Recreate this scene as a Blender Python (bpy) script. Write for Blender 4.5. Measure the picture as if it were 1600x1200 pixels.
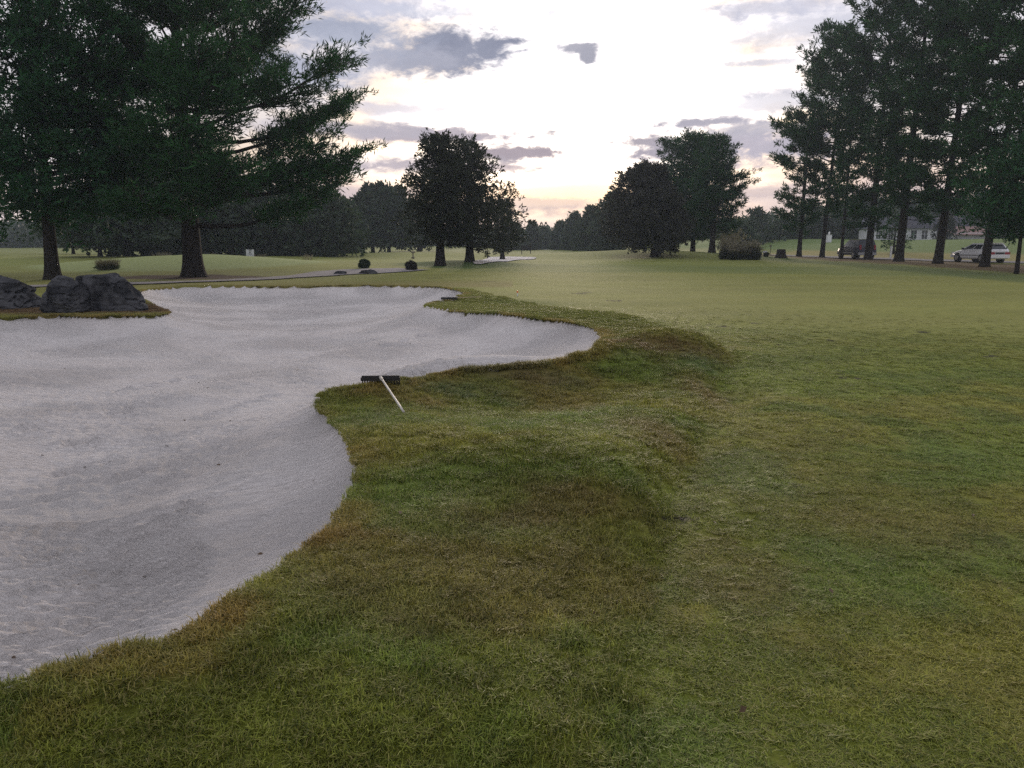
import bpy, math, random
import numpy as np
from mathutils import Vector, Matrix

sc = bpy.context.scene
for o in list(bpy.data.objects): bpy.data.objects.remove(o)
RNG = np.random.default_rng(7)
random.seed(7)
PI = math.pi
rad = math.radians

# ------------------------------------------------------------------ camera
F = 1200.0; HZ = 376.0; CAMH = 1.7
PITCH = math.atan((600 - HZ) / F)
cp, sp = math.cos(PITCH), math.sin(PITCH)
cam = bpy.data.cameras.new('camera'); camo = bpy.data.objects.new('camera', cam)
sc.collection.objects.link(camo)
camo.location = (0, 0, CAMH); camo.rotation_euler = (PI/2 - PITCH, 0, 0)
cam.sensor_width = 36; cam.lens = 36 * F / 1600; cam.clip_start = .05; cam.clip_end = 4000
sc.camera = camo

# ------------------------------------------------------------------ view, sun, sky
sc.render.engine = 'CYCLES'
sc.view_settings.view_transform = 'Standard'; sc.view_settings.look = 'None'
sc.view_settings.exposure = 0.36; sc.view_settings.gamma = 1.0
try: sc.view_settings.use_curve_mapping = False
except Exception: pass
sc.cycles.use_denoising = False
sc.cycles.denoising_input_passes = 'RGB_ALBEDO_NORMAL'
sc.cycles.sample_clamp_indirect = 3.0; sc.cycles.sample_clamp_direct = 12.0
sc.cycles.max_bounces = 6; sc.cycles.diffuse_bounces = 3; sc.cycles.glossy_bounces = 2
sc.cycles.transmission_bounces = 3; sc.cycles.volume_bounces = 1; sc.cycles.transparent_max_bounces = 6
sc.cycles.use_adaptive_sampling = True; sc.cycles.adaptive_threshold = 0.008

SUN_AZ = rad(4.6); SUN_EL = rad(8.0)          # azimuth clockwise from +Y
sun = bpy.data.lights.new('sun', 'SUN'); suno = bpy.data.objects.new('sun', sun)
sc.collection.objects.link(suno)
sun.energy = 1.8; sun.angle = rad(16); sun.color = (1.0, .82, .66)
sd_ = Vector((math.sin(SUN_AZ)*math.cos(SUN_EL), math.cos(SUN_AZ)*math.cos(SUN_EL), math.sin(SUN_EL)))
suno.rotation_euler = sd_.to_track_quat('Z', 'Y').to_euler(); suno.location = (0, 0, 60)

def pixdir(u, v):
    a = (u - 800) / F; b = (600 - v) / F
    d = np.array([a, cp + b*sp, -sp + b*cp]); return d / np.linalg.norm(d)
def azel(u, v):
    d = pixdir(u, v); return math.atan2(d[0], d[1]), math.asin(d[2])

class NT:
    """tiny helper to write shader maths"""
    def __init__(s, nt): s.nt = nt; s.n = nt.nodes; s.l = nt.links
    def new(s, t, **k):
        n = s.n.new(t)
        for a, b in k.items(): setattr(n, a, b)
        return n
    def put(s, sock, v):
        if isinstance(v, bpy.types.NodeSocket): s.l.new(v, sock)
        elif v is not None: sock.default_value = v
    def m(s, op, a, b=None, c=None, clamp=False):
        n = s.new('ShaderNodeMath', operation=op, use_clamp=clamp)
        s.put(n.inputs[0], a)
        if b is not None: s.put(n.inputs[1], b)
        if c is not None: s.put(n.inputs[2], c)
        return n.outputs[0]
    def mix(s, f, a, b, bt='MIX'):
        n = s.new('ShaderNodeMix', data_type='RGBA', blend_type=bt)
        s.put(n.inputs[0], f)
        for i, v in ((6, a), (7, b)):
            if isinstance(v, tuple) and len(v) == 3: v = (*v, 1)
            s.put(n.inputs[i], v)
        return n.outputs[2]
    def ramp(s, f, lo, hi):
        n = s.new('ShaderNodeMapRange', interpolation_type='SMOOTHSTEP')
        s.put(n.inputs[0], f); n.inputs[1].default_value = lo; n.inputs[2].default_value = hi
        return n.outputs[0]
    def noise(s, vec, scale, detail=4, rough=.55, dist=0.0, dim='3D'):
        n = s.new('ShaderNodeTexNoise', noise_dimensions=dim)
        if vec is not None: s.l.new(vec, n.inputs['Vector'])
        n.inputs['Scale'].default_value = scale; n.inputs['Detail'].default_value = detail
        n.inputs['Roughness'].default_value = rough; n.inputs['Distortion'].default_value = dist
        return n.outputs[0]
    def comb(s, x, y, z):
        n = s.new('ShaderNodeCombineXYZ')
        for i, v in enumerate((x, y, z)): s.put(n.inputs[i], v)
        return n.outputs[0]

world = bpy.data.worlds.new('World'); sc.world = world; world.use_nodes = True
def build_sky():
    t = NT(world.node_tree); t.n.clear()
    out = t.new('ShaderNodeOutputWorld'); bg = t.new('ShaderNodeBackground')
    t.l.new(bg.outputs[0], out.inputs[0])
    tc = t.new('ShaderNodeTexCoord'); sep = t.new('ShaderNodeSeparateXYZ')
    t.l.new(tc.outputs['Generated'], sep.inputs[0])
    x, y, z = sep.outputs
    az = t.m('ARCTAN2', x, y); el = t.m('ARCSINE', z)
    sky = t.new('ShaderNodeTexSky'); sky.sky_type = 'NISHITA'; sky.sun_disc = False
    sky.sun_elevation = SUN_EL; sky.sun_rotation = SUN_AZ; sky.dust_density = 3.0; sky.air_density = 1.0
    nish = t.mix(1.0, sky.outputs[0], (.10, .10, .10), 'MULTIPLY')
    # angular coordinates: stretched along the horizon (cloud decks seen edge-on)
    elp = t.m('MAXIMUM', el, 0.0)
    v1 = t.comb(az, t.m('MULTIPLY', el, 4.2), 0.0)
    n1 = t.noise(v1, 3.2, 6, .55, .3)
    n2 = t.noise(v1, 9.0, 5, .6, .4)
    nn = t.m('ADD', t.m('MULTIPLY', n1, .7), t.m('MULTIPLY', n2, .3))
    def blob(az0, el0, w, h):
        a = t.m('DIVIDE', t.m('SUBTRACT', az, az0), w); b = t.m('DIVIDE', t.m('SUBTRACT', el, el0), h)
        return t.m('SQRT', t.m('ADD', t.m('MULTIPLY', a, a), t.m('MULTIPLY', b, b)))
    # broad thin overcast: lavender grey away from the sun, white towards it
    a0, e0 = azel(935, 165)
    g = blob(a0, e0, rad(14.5), rad(11.5))
    glow = t.m('POWER', 2.718, t.m('MULTIPLY', t.m('POWER', g, 3.0), -1.0))
    a1, e1 = azel(880, 285)
    g2 = blob(a1, e1, rad(9.5), rad(3.8))
    glow2 = t.m('POWER', 2.718, t.m('MULTIPLY', t.m('MULTIPLY', g2, g2), -1.0))
    veil = t.mix(t.ramp(elp, .02, .55), (.54, .51, .57), (.54, .57, .64))
    base = t.mix(t.ramp(nn, .40, .60), t.mix(1.0, veil, (.78, .78, .82), 'MULTIPLY'), (.74, .71, .76))
    base = t.mix(t.m('MULTIPLY', t.ramp(nn, .60, .38), .30), base, nish)
    # warm band low in the sunward sky
    warmel = t.m('SUBTRACT', 1.0, t.ramp(t.m('ADD', elp, t.m('MULTIPLY', t.m('SUBTRACT', n2, .5), .05)), rad(3.0), rad(6.5)))
    sunward = t.m('SUBTRACT', 1.0, t.ramp(t.m('ABSOLUTE', t.m('SUBTRACT', az, SUN_AZ)), rad(14), rad(70)))
    wf = t.m('MULTIPLY', warmel, sunward)
    warm = t.mix(t.ramp(n2, .35, .68), (.60, .46, .45), (1.15, .80, .55))
    gl = t.m('MULTIPLY', glow, t.ramp(t.m('ADD', nn, t.m('MULTIPLY', glow, .16)), .43, .63))
    base = t.mix(t.m('POWER', t.m('MULTIPLY', gl, 1.1, None, True), 1.7), base, (1.9, 1.78, 1.72))
    base = t.mix(t.m('MULTIPLY', glow2, .95), base, (6.0, 5.2, 4.2))
    base = t.mix(t.m('MULTIPLY', wf, .85), base, warm)
    a3, e3 = azel(900, 306); g3 = blob(a3, e3, rad(9), rad(1.7))
    base = t.mix(t.m('MULTIPLY', t.m('POWER', 2.718, t.m('MULTIPLY', t.m('MULTIPLY', g3, g3), -1.0)), .9), base, (1.7, 1.12, .62))
    # grey haze bank sitting on the horizon
    base = t.mix(t.m('MULTIPLY', t.m('SUBTRACT', 1.0, t.ramp(elp, rad(0.4), rad(2.6))), .75), base, (.66, .50, .46))
    # cloud shapes, each where it hangs in the sky
    v2 = t.comb(az, t.m('MULTIPLY', el, 2.0), 3.7)
    e_n = t.noise(v2, 13.0, 7, .62, .5); e_f = t.noise(v2, 38.0, 6, .65, .3)
    edge = t.m('ADD', t.m('MULTIPLY', t.m('SUBTRACT', e_n, .5), 2.2), t.m('MULTIPLY', t.m('SUBTRACT', e_f, .5), 1.9))
    inner = t.ramp(e_n, .3, .7)
    CL = [  # u, v, half width px, half height px, dark colour, strength
        (718, 80, 104, 33, (.27, .29, .39), 1.0), (600, 92, 110, 16, (.42, .43, .53), .8),
        (900, 74, 27, 8, (.42, .42, .50), .9), (918, 88, 12, 10, (.42, .42, .50), .85), (872, 72, 10, 6, (.50, .50, .58), .7),
        (540, 52, 92, 26, (.40, .43, .55), .85), (560, 8, 110, 16, (.50, .53, .68), .7),
        (700, 212, 190, 13, (.50, .44, .50), .85), (800, 240, 125, 12, (.42, .35, .40), 1.0), (640, 258, 160, 12, (.48, .42, .48), .8),
        (1010, 222, 75, 12, (.40, .36, .42), .95), (1040, 238, 95, 14, (.40, .36, .43), .95), (1110, 190, 70, 8, (.44, .42, .50), .85),
        (1190, 225, 120, 28, (.48, .45, .55), .8), (864, 205, 16, 4, (.50, .46, .50), .8), (1190, 98, 60, 5, (.62, .62, .72), .7),
        (470, 110, 90, 30, (.44, .46, .58), .8), (620, 170, 120, 9, (.60, .57, .66), .6), (1100, 150, 90, 6, (.66, .62, .70), .5), (740, 20, 120, 7, (.66, .68, .80), .5), (1210, 160, 80, 14, (.56, .56, .66), .6), (530, 200, 120, 12, (.52, .48, .55), .75), (1080, 262, 110, 8, (.60, .50, .54), .6), (1200, 200, 90, 9, (.50, .48, .56), .7), (950, 20, 120, 5, (.70, .70, .80), .4), (760, 262, 90, 6, (.62, .50, .52), .7),
        (1290, 40, 130, 26, (.50, .52, .64), .55), (1230, 12, 110, 12, (.52, .54, .68), .6), (1010, 330, 170, 9, (.66, .46, .42), .6),
        (1230, 300, 150, 9, (.60, .48, .50), .6), (560, 300, 130, 9, (.58, .47, .50), .6), (850, 318, 130, 10, (.66, .50, .47), .55)]
    for (u, v, w, h, col, st) in CL:
        col = tuple(c_*.74 for c_ in col); st = min(1.0, st*1.22)
        a, e = azel(u, v)
        dd = blob(a, e, w/F, h/F*1.0)
        f = t.m('MULTIPLY', t.ramp(t.m('ADD', dd, edge), 1.45, .38), st)
        c2 = t.mix(t.m('MULTIPLY', inner, .45), (*col, 1), (min(col[0]*1.6, 1), min(col[1]*1.55, 1), min(col[2]*1.45, 1), 1))
        base = t.mix(f, base, c2)
    # below the horizon
    base = t.mix(t.ramp(el, -.03, -.10), base, (.12, .12, .12))
    t.l.new(base, bg.inputs[0]); bg.inputs[1].default_value = 1.0
build_sky()

# ------------------------------------------------------------------ numpy noise
def _hash(ix, iy, seed):
    h = (ix.astype(np.int64)*374761393 + iy.astype(np.int64)*668265263 + seed*974711) & 0xffffffff
    h = ((h ^ (h >> 13)) * 1274126177) & 0xffffffff
    return ((h ^ (h >> 16)) & 0xffff) / 65535.0
def vnoise(x, y, seed=0):
    x = np.asarray(x, float); y = np.asarray(y, float)
    ix = np.floor(x); iy = np.floor(y); fx = x-ix; fy = y-iy
    fx = fx*fx*(3-2*fx); fy = fy*fy*(3-2*fy)
    a = _hash(ix, iy, seed); b = _hash(ix+1, iy, seed); c = _hash(ix, iy+1, seed); d = _hash(ix+1, iy+1, seed)
    return (a*(1-fx)+b*fx)*(1-fy) + (c*(1-fx)+d*fx)*fy
def fbm(x, y, seed=0, oct=4):
    s = 0; a = .5; t = 0
    for i in range(oct):
        s = s + a*vnoise(x*2**i+17.3*i, y*2**i-9.1*i, seed+i); t += a; a *= .5
    return s/t
def sstep(a, b, x):
    t = np.clip((x-a)/(b-a), 0, 1); return t*t*(3-2*t)
def lerp(a, b, t): return a + (b-a)*t

# ------------------------------------------------------------------ terrain
def flat(u, v, z=0.0):
    d = pixdir(u, v); k = (z-CAMH)/d[2]; return d[0]*k, d[1]*k
ROAD = np.array([(56, 22), (47, 45), (40.5, 59), (37.3, 67), (33, 77), (27, 95), (19, 125), (5, 165)], float)
def seg_dist(px, py, poly, closed):
    px = np.asarray(px, float); py = np.asarray(py, float)
    best = np.full(px.shape, 1e9); n = len(poly)
    for i in range(n if closed else n-1):
        ax, ay = poly[i]; bx, by = poly[(i+1) % n]
        dx, dy = bx-ax, by-ay; L = dx*dx+dy*dy+1e-12
        t = np.clip(((px-ax)*dx+(py-ay)*dy)/L, 0, 1)
        best = np.minimum(best, (px-ax-t*dx)**2+(py-ay-t*dy)**2)
    return np.sqrt(best)
def inside(px, py, poly):
    px = np.asarray(px, float); py = np.asarray(py, float)
    c = np.zeros(px.shape, bool); n = len(poly)
    for i in range(n):
        ax, ay = poly[i]; bx, by = poly[(i+1) % n]
        if ay == by: continue
        k = ((ay > py) != (by > py)) & (px < (bx-ax)*(py-ay)/(by-ay)+ax)
        c ^= k
    return c
B = []   # bumps: x, y, rx, ry, rot, height
def bump(u, v, rx, ry, h, rot=0):
    x, y = flat(u, v); B.append((x, y, rx, ry, rot, h))
# near bank
bump(560, 625, .75, .75, .20)
bump(640, 590, 1.1, .60, .20, .15)
bump(760, 585, 1.4, .55, .26, .25)
bump(880, 572, 1.5, .60, .22, .30)
bump(1040, 552, 1.0, .7, .30)
bump(870, 630, 1.5, .8, -.15, .3)
bump(990, 600, .9, .6, -.10, .3)
bump(650, 715, .8, 1.2, .11, .5)
bump(800, 745, .9, .6, .05, -.2)
bump(960, 790, .6, .5, .08)
bump(900, 740, 1.0, 1.2, .12)
bump(600, 860, .6, .8, .07)
bump(380, 1010, .9, .4, .05, .5)
bump(1075, 760, .25, 1.0, -.08, -.35)
bump(1140, 610, .25, 1.1, -.10, -.1)
bump(720, 470, 1.6, .9, .16)
bump(900, 500, 2.2, 1.0, .10)
# far rolls
B += [(-20.5, 50, 8.0, 7.0, 0, .78), (-12, 46, 6, 5, 0, .12), (12, 82, 12, 8, 0, .80), (3, 66, 10, 6, 0, .10), (-3.6, 55, 4.0, 3.2, 0, .30),
      (22, 74, 5, 5, 0, .12), (-9, 88, 10, 8, 0, .55), (-60, 80, 30, 18, 0, .6), (-45, 110, 30, 20, 0, -.2)]
COLLAR = np.array([flat(*p) for p in [(1010, 1250), (1000, 1050), (1020, 860), (1040, 790), (1085, 700), (1125, 620), (1142, 560), (1110, 535), (1040, 510), (960, 492), (880, 480), (800, 470), (740, 452),
                    (690, 440), (500, 440), (-100, 440), (-500, 480), (-900, 700), (-900, 1250)]])
def G(x, y):
    x = np.asarray(x, float); y = np.asarray(y, float)
    z = np.zeros(x.shape)
    for bx, by, rx, ry, rot, h in B:
        c, s = math.cos(rot), math.sin(rot)
        dx, dy = x-bx, y-by
        a = (dx*c+dy*s)/rx; b = (-dx*s+dy*c)/ry
        z = z + h*np.exp(-(a*a+b*b))
    r = np.hypot(x, y)
    m = (r < 24)
    if m.any():
        dc = seg_dist(x[m], y[m], COLLAR, True); sc_ = np.where(inside(x[m], y[m], COLLAR), dc, -dc)
        z[m] += (.085*sstep(-.05, .55, sc_)-.035*np.exp(-((sc_+.05)/.16)**2))*(1-sstep(16, 24, r[m]))
    z = z + (fbm(x*.35, y*.35, 3, 3)-.5)*.10*sstep(3, 12, r)
    z = z + (fbm(x*.05, y*.05, 5, 3)-.5)*.9*sstep(25, 90, r)*(1-sstep(10, 30, x)*(1-sstep(80, 130, y)))
    # slope up towards the house on the far side of the road
    rx_ = np.interp(y, ROAD[:, 1], ROAD[:, 0])
    z = z + 1.9*sstep(3, 34, x-rx_)*sstep(20, 70, y)
    z = z + 4*sstep(230, 600, r)
    return z
def ground(u, v, fn=None):
    fn = fn or G
    d = pixdir(u, v); lo = .8
    t = np.geomspace(1.5, 600, 2500)
    X, Y, Z = d[0]*t, d[1]*t, CAMH+d[2]*t
    below = np.nonzero(Z < fn(X, Y))[0]
    if len(below) == 0: return np.array([X[-1], Y[-1]])
    i = below[0]; a, b = (t[i-1] if i else .5), t[i]
    for _ in range(20):
        m = (a+b)/2
        if CAMH+d[2]*m < fn(np.array([d[0]*m]), np.array([d[1]*m]))[0]: b = m
        else: a = m
    return np.array([d[0]*b, d[1]*b])
def gz(x, y): return float(G(np.array([x]), np.array([y]))[0])
def at(u, v, d):
    """world point seen at pixel u, v at forward distance d"""
    q = pixdir(u, v); k = d/q[1]; return np.array([q[0]*k, d, CAMH+q[2]*k])

# bunker outline, walked round the sand in the photo and laid on the ground
OUT = [(-60, 1115), (0, 1088), (60, 1070), (110, 1050), (165, 1022), (215, 1005), (270, 1000), (325, 975), (360, 945), (400, 920), (445, 893),
       (490, 858), (530, 822), (553, 785), (568, 752), (567, 728), (556, 702), (548, 680), (525, 658), (508, 640), (500, 624), (513, 612),
       (545, 604), (585, 600), (630, 594), (690, 584), (750, 576), (810, 571), (860, 565), (905, 555), (938, 541), (949, 529), (940, 518),
       (915, 508), (880, 501), (840, 497), (800, 491), (755, 488), (715, 486), (685, 484), (668, 481), (672, 474), (695, 469), (715, 464),
       (727, 459), (722, 455), (700, 450), (665, 447), (610, 445.5), (560, 445), (500, 446.5), (440, 447), (380, 446.5), (320, 446), (270, 448), (222, 453),
       (214, 463), (232, 474), (262, 488), (235, 493), (190, 492), (150, 494), (90, 492), (40, 495), (0, 497), (-60, 505), (-160, 530), (-330, 580), (-480, 680), (-520, 850), (-380, 1010)]
def catmull(P, n=4):
    P = np.array(P); R = []
    N = len(P)
    for i in range(N):
        p0, p1, p2, p3 = P[i-1], P[i], P[(i+1) % N], P[(i+2) % N]
        for k in range(n):
            t = k/n
            R.append(.5*((2*p1)+(-p0+p2)*t+(2*p0-5*p1+4*p2-p3)*t*t+(-p0+3*p1-3*p2+p3)*t**3))
    return np.array(R)
BK = catmull([ground(u, v) for u, v in OUT], 3)
BK2 = catmull([ground(u, v) for u, v in [(738, 409.5), (772, 410), (800, 408), (825, 406), (838, 403.5), (826, 402), (800, 401.5), (775, 402), (760, 404.5)]], 4)
def SD(x, y):
    """signed distance, positive inside the bunker"""
    x = np.asarray(x, float); y = np.asarray(y, float)
    s = np.full(x.shape, -9.0)
    m = (x > BK[:, 0].min()-1.5) & (x < BK[:, 0].max()+1.5) & (y > BK[:, 1].min()-1.5) & (y < BK[:, 1].max()+1.5)
    if m.any():
        d = seg_dist(x[m], y[m], BK, True); s[m] = np.where(inside(x[m], y[m], BK), d, -d)
    return s
def bowl(sd, x, y):
    s = np.maximum(sd, 0)
    return .50*(1-np.exp(-s/1.5)) + .11*(1-np.exp(-s/.10))
rid = np.array([ground(668, 483), ground(600, 503), ground(520, 520), ground(400, 545), ground(300, 560)])
rid2 = np.array([ground(500, 632), ground(440, 665), ground(360, 700), ground(250, 740)])
FOOT = []
for (u, v, n, du, dv) in [(225, 738, 1, 0, 0), (213, 780, 1, 0, 0), (85, 815, 1, 0, 0), (15, 830, 1, 0, 0), (235, 908, 1, 0, 0), (193, 940, 1, 0, 0), (120, 765, 3, 28, -6),
                          (275, 880, 3, 24, -9), (110, 770, 1, 0, 0), (130, 716, 3, 14, -3), (420, 640, 4, -26, 9), (300, 600, 4, -34, 7), (600, 560, 4, 30, -6),
                          (330, 520, 5, -40, 3), (700, 530, 4, 28, 3), (250, 650, 3, -30, 8), (40, 700, 3, 30, -5), (150, 560, 4, -30, 4), (430, 500, 4, 30, -4)]:
    for k in range(n):
        g = flat(u+du*k, v+dv*k, -.60)
        FOOT.append((g[0], g[1], random.uniform(-.5, .5)+.9, random.uniform(.6, 1)))
def S(x, y, sd=None, fine=True):
    if sd is None: sd = SD(x, y)
    z = G(x, y) - bowl(sd, x, y)
    ins = sstep(0, .5, sd)
    z = z + .14*np.exp(-(seg_dist(x, y, rid, False)/.8)**2)*sstep(0, .4, sd+.2)
    z = z + .10*np.exp(-(seg_dist(x, y, rid2, False)/.55)**2)*ins
    z = z + (fbm(x*.8+4, y*.8, 21, 3)-.5)*.10*ins + (fbm(x*2.6, y*5, 22, 4)-.5)*.035*ins
    if fine:
        r = np.hypot(x, y); nf = 1-sstep(9, 22, r)
        c_, s_ = math.cos(.45), math.sin(.45); xr = x*c_+y*s_; yr = -x*s_+y*c_
        cl = sstep(.42, .62, fbm(x*.55+3, y*.55, 24, 3))
        z = z + (fbm(xr*6, yr*15, 23, 3)-.5)*.055*(.3+cl)*nf + (fbm(x*16, y*16, 25, 2)-.5)*.030*(.3+cl)*nf
        # rake grooves pulled in short arcs
        ph = 2*PI*(yr*11+1.2*fbm(x*1.2, y*1.2, 26, 2)*3)
        z = z + np.sin(ph)*.026*sstep(.52, .60, fbm(x*.8+9, y*.8, 27, 2))*(1-sstep(6, 10, r))
        # lumpy trampled streaks
        st = sstep(.60, .70, fbm(xr*.9, yr*4.2, 28, 3)); z = z - st*.018*vnoise(xr*9, yr*9, 29)*ins
        for fx, fy, a, s in FOOT:
            c, q = math.cos(a), math.sin(a)
            dx, dy = x-fx, y-fy
            m = (abs(dx) < .6) & (abs(dy) < .6)
            if not m.any(): continue
            p = (dx[m]*c+dy[m]*q)/.17; w = (-dx[m]*q+dy[m]*c)/.085
            rr = p*p+w*w
            z[m] += s*(-.085*np.exp(-rr*rr)+.024*np.exp(-(np.sqrt(rr)-1.5)**2*4))
    return z

# ------------------------------------------------------------------ turf colour (albedo) as a function of place
def RG(u, v): return np.array(ground(u, v))
def ell(x, y, u, v, rx, ry, rot=0):
    cx, cy = flat(u, v); c, s = math.cos(rot), math.sin(rot)
    a = ((x-cx)*c+(y-cy)*s)/rx; b = (-(x-cx)*s+(y-cy)*c)/ry
    return np.exp(-(a*a+b*b))
def rough(x, y):
    d = seg_dist(x, y, COLLAR, True); s = np.where(inside(x, y, COLLAR), d, -d)
    s = s + (fbm(x*2, y*2, 71, 3)-.5)*.35
    return sstep(-.05, .12, s)*(1-sstep(28, 32, y))
DIV = [(1330, 590, .22, .06), (1318, 584, .12, .05), (1180, 505, .12, .12), (1300, 532, .1, .1), (1105, 508, .1, .1), (1240, 760, .07, .05), (1277, 640, .07, .06), (1130, 510, .12, .12), (1550, 558, .15, .1),
       (1440, 521, .12, .12), (1060, 815, .12, .05), (960, 470, .3, .2), (680, 435, .35, .3), (915, 458, .25, .2), (905, 460, .25, .2), (765, 440, .3, .2)]
def turf(x, y, sd):
    r = np.hypot(x, y)
    c = np.empty(x.shape+(3,))
    A = np.array((.150, .172, .031)); Bc = np.array((.185, .220, .044)); C = np.array((.262, .270, .088)); D = np.array((.230, .255, .085)); E = np.array((.205, .230, .088))
    c[:] = A
    c = lerp(c, Bc, sstep(5, 10, r)[..., None]); c = lerp(c, C, sstep(10, 19, r)[..., None])
    c = lerp(c, D, sstep(40, 60, r)[..., None]); c = lerp(c, E, sstep(70, 110, r)[..., None])
    rg = rough(x, y)
    c = lerp(c, np.array((.142, .160, .031)), (rg*.8*(1-sstep(14, 22, r)*.6))[..., None])
    near = 1-sstep(8, 18, r)*.8
    n1 = fbm(x*.9, y*.9, 41, 4); n2 = fbm(x*1.7+9, y*1.7, 42, 4); n3 = fbm(x*.5+3, y*.6, 43, 4); n4 = fbm(x*5, y*5, 44, 3)
    c = lerp(c, np.array((.235, .215, .052)), (sstep(.50, .66, n1)*.6*near)[..., None])
    c = lerp(c, np.array((.112, .165, .038)), (sstep(.50, .68, n2)*.6*near)[..., None])
    c = lerp(c, np.array((.20, .135, .06)), (sstep(.52, .70, n3)*(.08+.36*rg)*near)[..., None])
    c = c*(1+(.50*n4[..., None]-.25)*near[..., None])
    c = c*(1+(.9*vnoise(x*13, y*13, 51)[..., None]-.45)*.55*near[..., None]*(.4+.6*rg[..., None]))
    c = c*(1+((fbm(x*.22, y*.9, 53, 3)-.5)*.30+(fbm(x*.07, y*.16, 54, 3)-.5)*.25)[..., None]*sstep(10, 20, r)[..., None])
    # known brown / dark / bright patches
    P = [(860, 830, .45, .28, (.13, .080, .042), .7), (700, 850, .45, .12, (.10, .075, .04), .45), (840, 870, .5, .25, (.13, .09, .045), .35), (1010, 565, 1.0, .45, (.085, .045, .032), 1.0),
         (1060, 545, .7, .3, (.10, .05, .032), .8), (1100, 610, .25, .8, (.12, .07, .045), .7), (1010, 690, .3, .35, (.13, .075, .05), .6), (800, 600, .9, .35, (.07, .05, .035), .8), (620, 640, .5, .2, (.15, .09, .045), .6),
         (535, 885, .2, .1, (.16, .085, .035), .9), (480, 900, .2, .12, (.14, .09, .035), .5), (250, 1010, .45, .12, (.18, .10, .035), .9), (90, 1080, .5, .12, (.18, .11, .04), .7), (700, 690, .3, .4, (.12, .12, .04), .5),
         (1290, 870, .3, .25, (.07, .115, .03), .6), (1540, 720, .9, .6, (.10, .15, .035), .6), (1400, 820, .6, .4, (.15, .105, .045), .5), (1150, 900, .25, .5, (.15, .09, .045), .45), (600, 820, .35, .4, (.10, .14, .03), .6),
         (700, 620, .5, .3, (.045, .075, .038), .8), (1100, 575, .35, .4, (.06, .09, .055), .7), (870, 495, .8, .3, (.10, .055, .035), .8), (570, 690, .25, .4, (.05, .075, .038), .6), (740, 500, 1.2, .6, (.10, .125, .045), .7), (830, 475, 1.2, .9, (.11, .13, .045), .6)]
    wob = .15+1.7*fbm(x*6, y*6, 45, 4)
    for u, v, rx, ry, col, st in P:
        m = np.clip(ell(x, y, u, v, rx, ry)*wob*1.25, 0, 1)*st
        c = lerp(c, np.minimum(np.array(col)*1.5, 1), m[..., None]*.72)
    # parched fringe along the bunker lip
    fr = sstep(-.32, -.02, sd)*(sd < .6)*sstep(.40, .60, fbm(x*2.2, y*2.2, 46, 3))
    c = lerp(c, np.array((.26, .18, .06)), (fr*.6)[..., None])
    for u, v, rx, ry in DIV:
        cx, cy = flat(u, v)
        m = np.exp(-(((x-cx)/rx)**2+((y-cy)/ry)**2))*(.4+1.2*vnoise(x*22, y*22, 47))
        c = lerp(c, np.array((.028, .024, .018)), sstep(.35, .6, m)[..., None])
    # mown mounds: the pale approach on the left, darker face of the far bunker
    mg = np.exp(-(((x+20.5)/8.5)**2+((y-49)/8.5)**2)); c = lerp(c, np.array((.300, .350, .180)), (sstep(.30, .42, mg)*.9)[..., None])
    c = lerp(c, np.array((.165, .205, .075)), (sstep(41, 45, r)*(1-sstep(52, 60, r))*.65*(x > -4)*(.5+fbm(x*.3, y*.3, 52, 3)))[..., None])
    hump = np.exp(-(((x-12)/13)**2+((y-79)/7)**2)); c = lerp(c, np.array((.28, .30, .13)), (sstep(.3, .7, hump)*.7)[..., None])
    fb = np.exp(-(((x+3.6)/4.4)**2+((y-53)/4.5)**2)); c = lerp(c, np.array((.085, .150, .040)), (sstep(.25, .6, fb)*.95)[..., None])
    # pine straw under the row of pines on the right and round the big pine
    row = np.array([(30, 30), (31, 42), (32, 52), (32.2, 58), (31.5, 68), (30.5, 78), (27.5, 82)])
    dr = seg_dist(x, y, row, False) + (fbm(x*.5, y*.5, 48, 3)-.5)*4
    c = lerp(c, np.array((.120, .072, .046)), ((1-sstep(3.0, 5.2, dr))*.9)[..., None])
    dr2 = np.abs(seg_dist(x, y, row, False)-7.2)
    c = lerp(c, np.array((.085, .125, .050)), ((1-sstep(1.2, 2.6, dr2))*.7*(x < 31)*(y > 20))[..., None])
    px, py = PINE_XY
    dp = np.hypot((x-px)/3.9, (y-py+.6)/2.4)+(fbm(x*.8, y*.8, 49, 3)-.5)*.5
    c = lerp(c, np.array((.085, .050, .034)), (1-sstep(.75, 1.1, dp))[..., None])
    rk = 1.5*ell(x, y, 110, 484, 4.2, 1.5)
    rx2, ry2 = flat(225, 484)
    c = lerp(c, np.array((.115, .070, .045)), np.clip(1.6*np.exp(-(((x-rx2)/1.2)**2+((y-ry2)/.9)**2))+rk, 0, 1)[..., None])
    # longer, browner grass between the two sand areas
    bw = (1-sstep(30, 36, r))*sstep(28.2, 29.2, y)*(x < 0)
    c = lerp(c, np.array((.24, .20, .085)), (bw*.7)[..., None])
    # verge and field beyond the road
    rr = np.interp(y, ROAD[:, 1], ROAD[:, 0]); q = x-rr
    c = lerp(c, np.array((.31, .26, .12)), (sstep(2, 4, q)*(1-sstep(11, 14, q))*(y > 20)*(y < 100)*.8)[..., None])
    c = lerp(c, np.array((.130, .200, .075)), (sstep(11, 15, q)*(y > 20)*.8)[..., None])
    return np.clip(c*np.array((1.04, 1.04, .78)), .01, .6)
PINE_XY = ground(303, 433)

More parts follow.
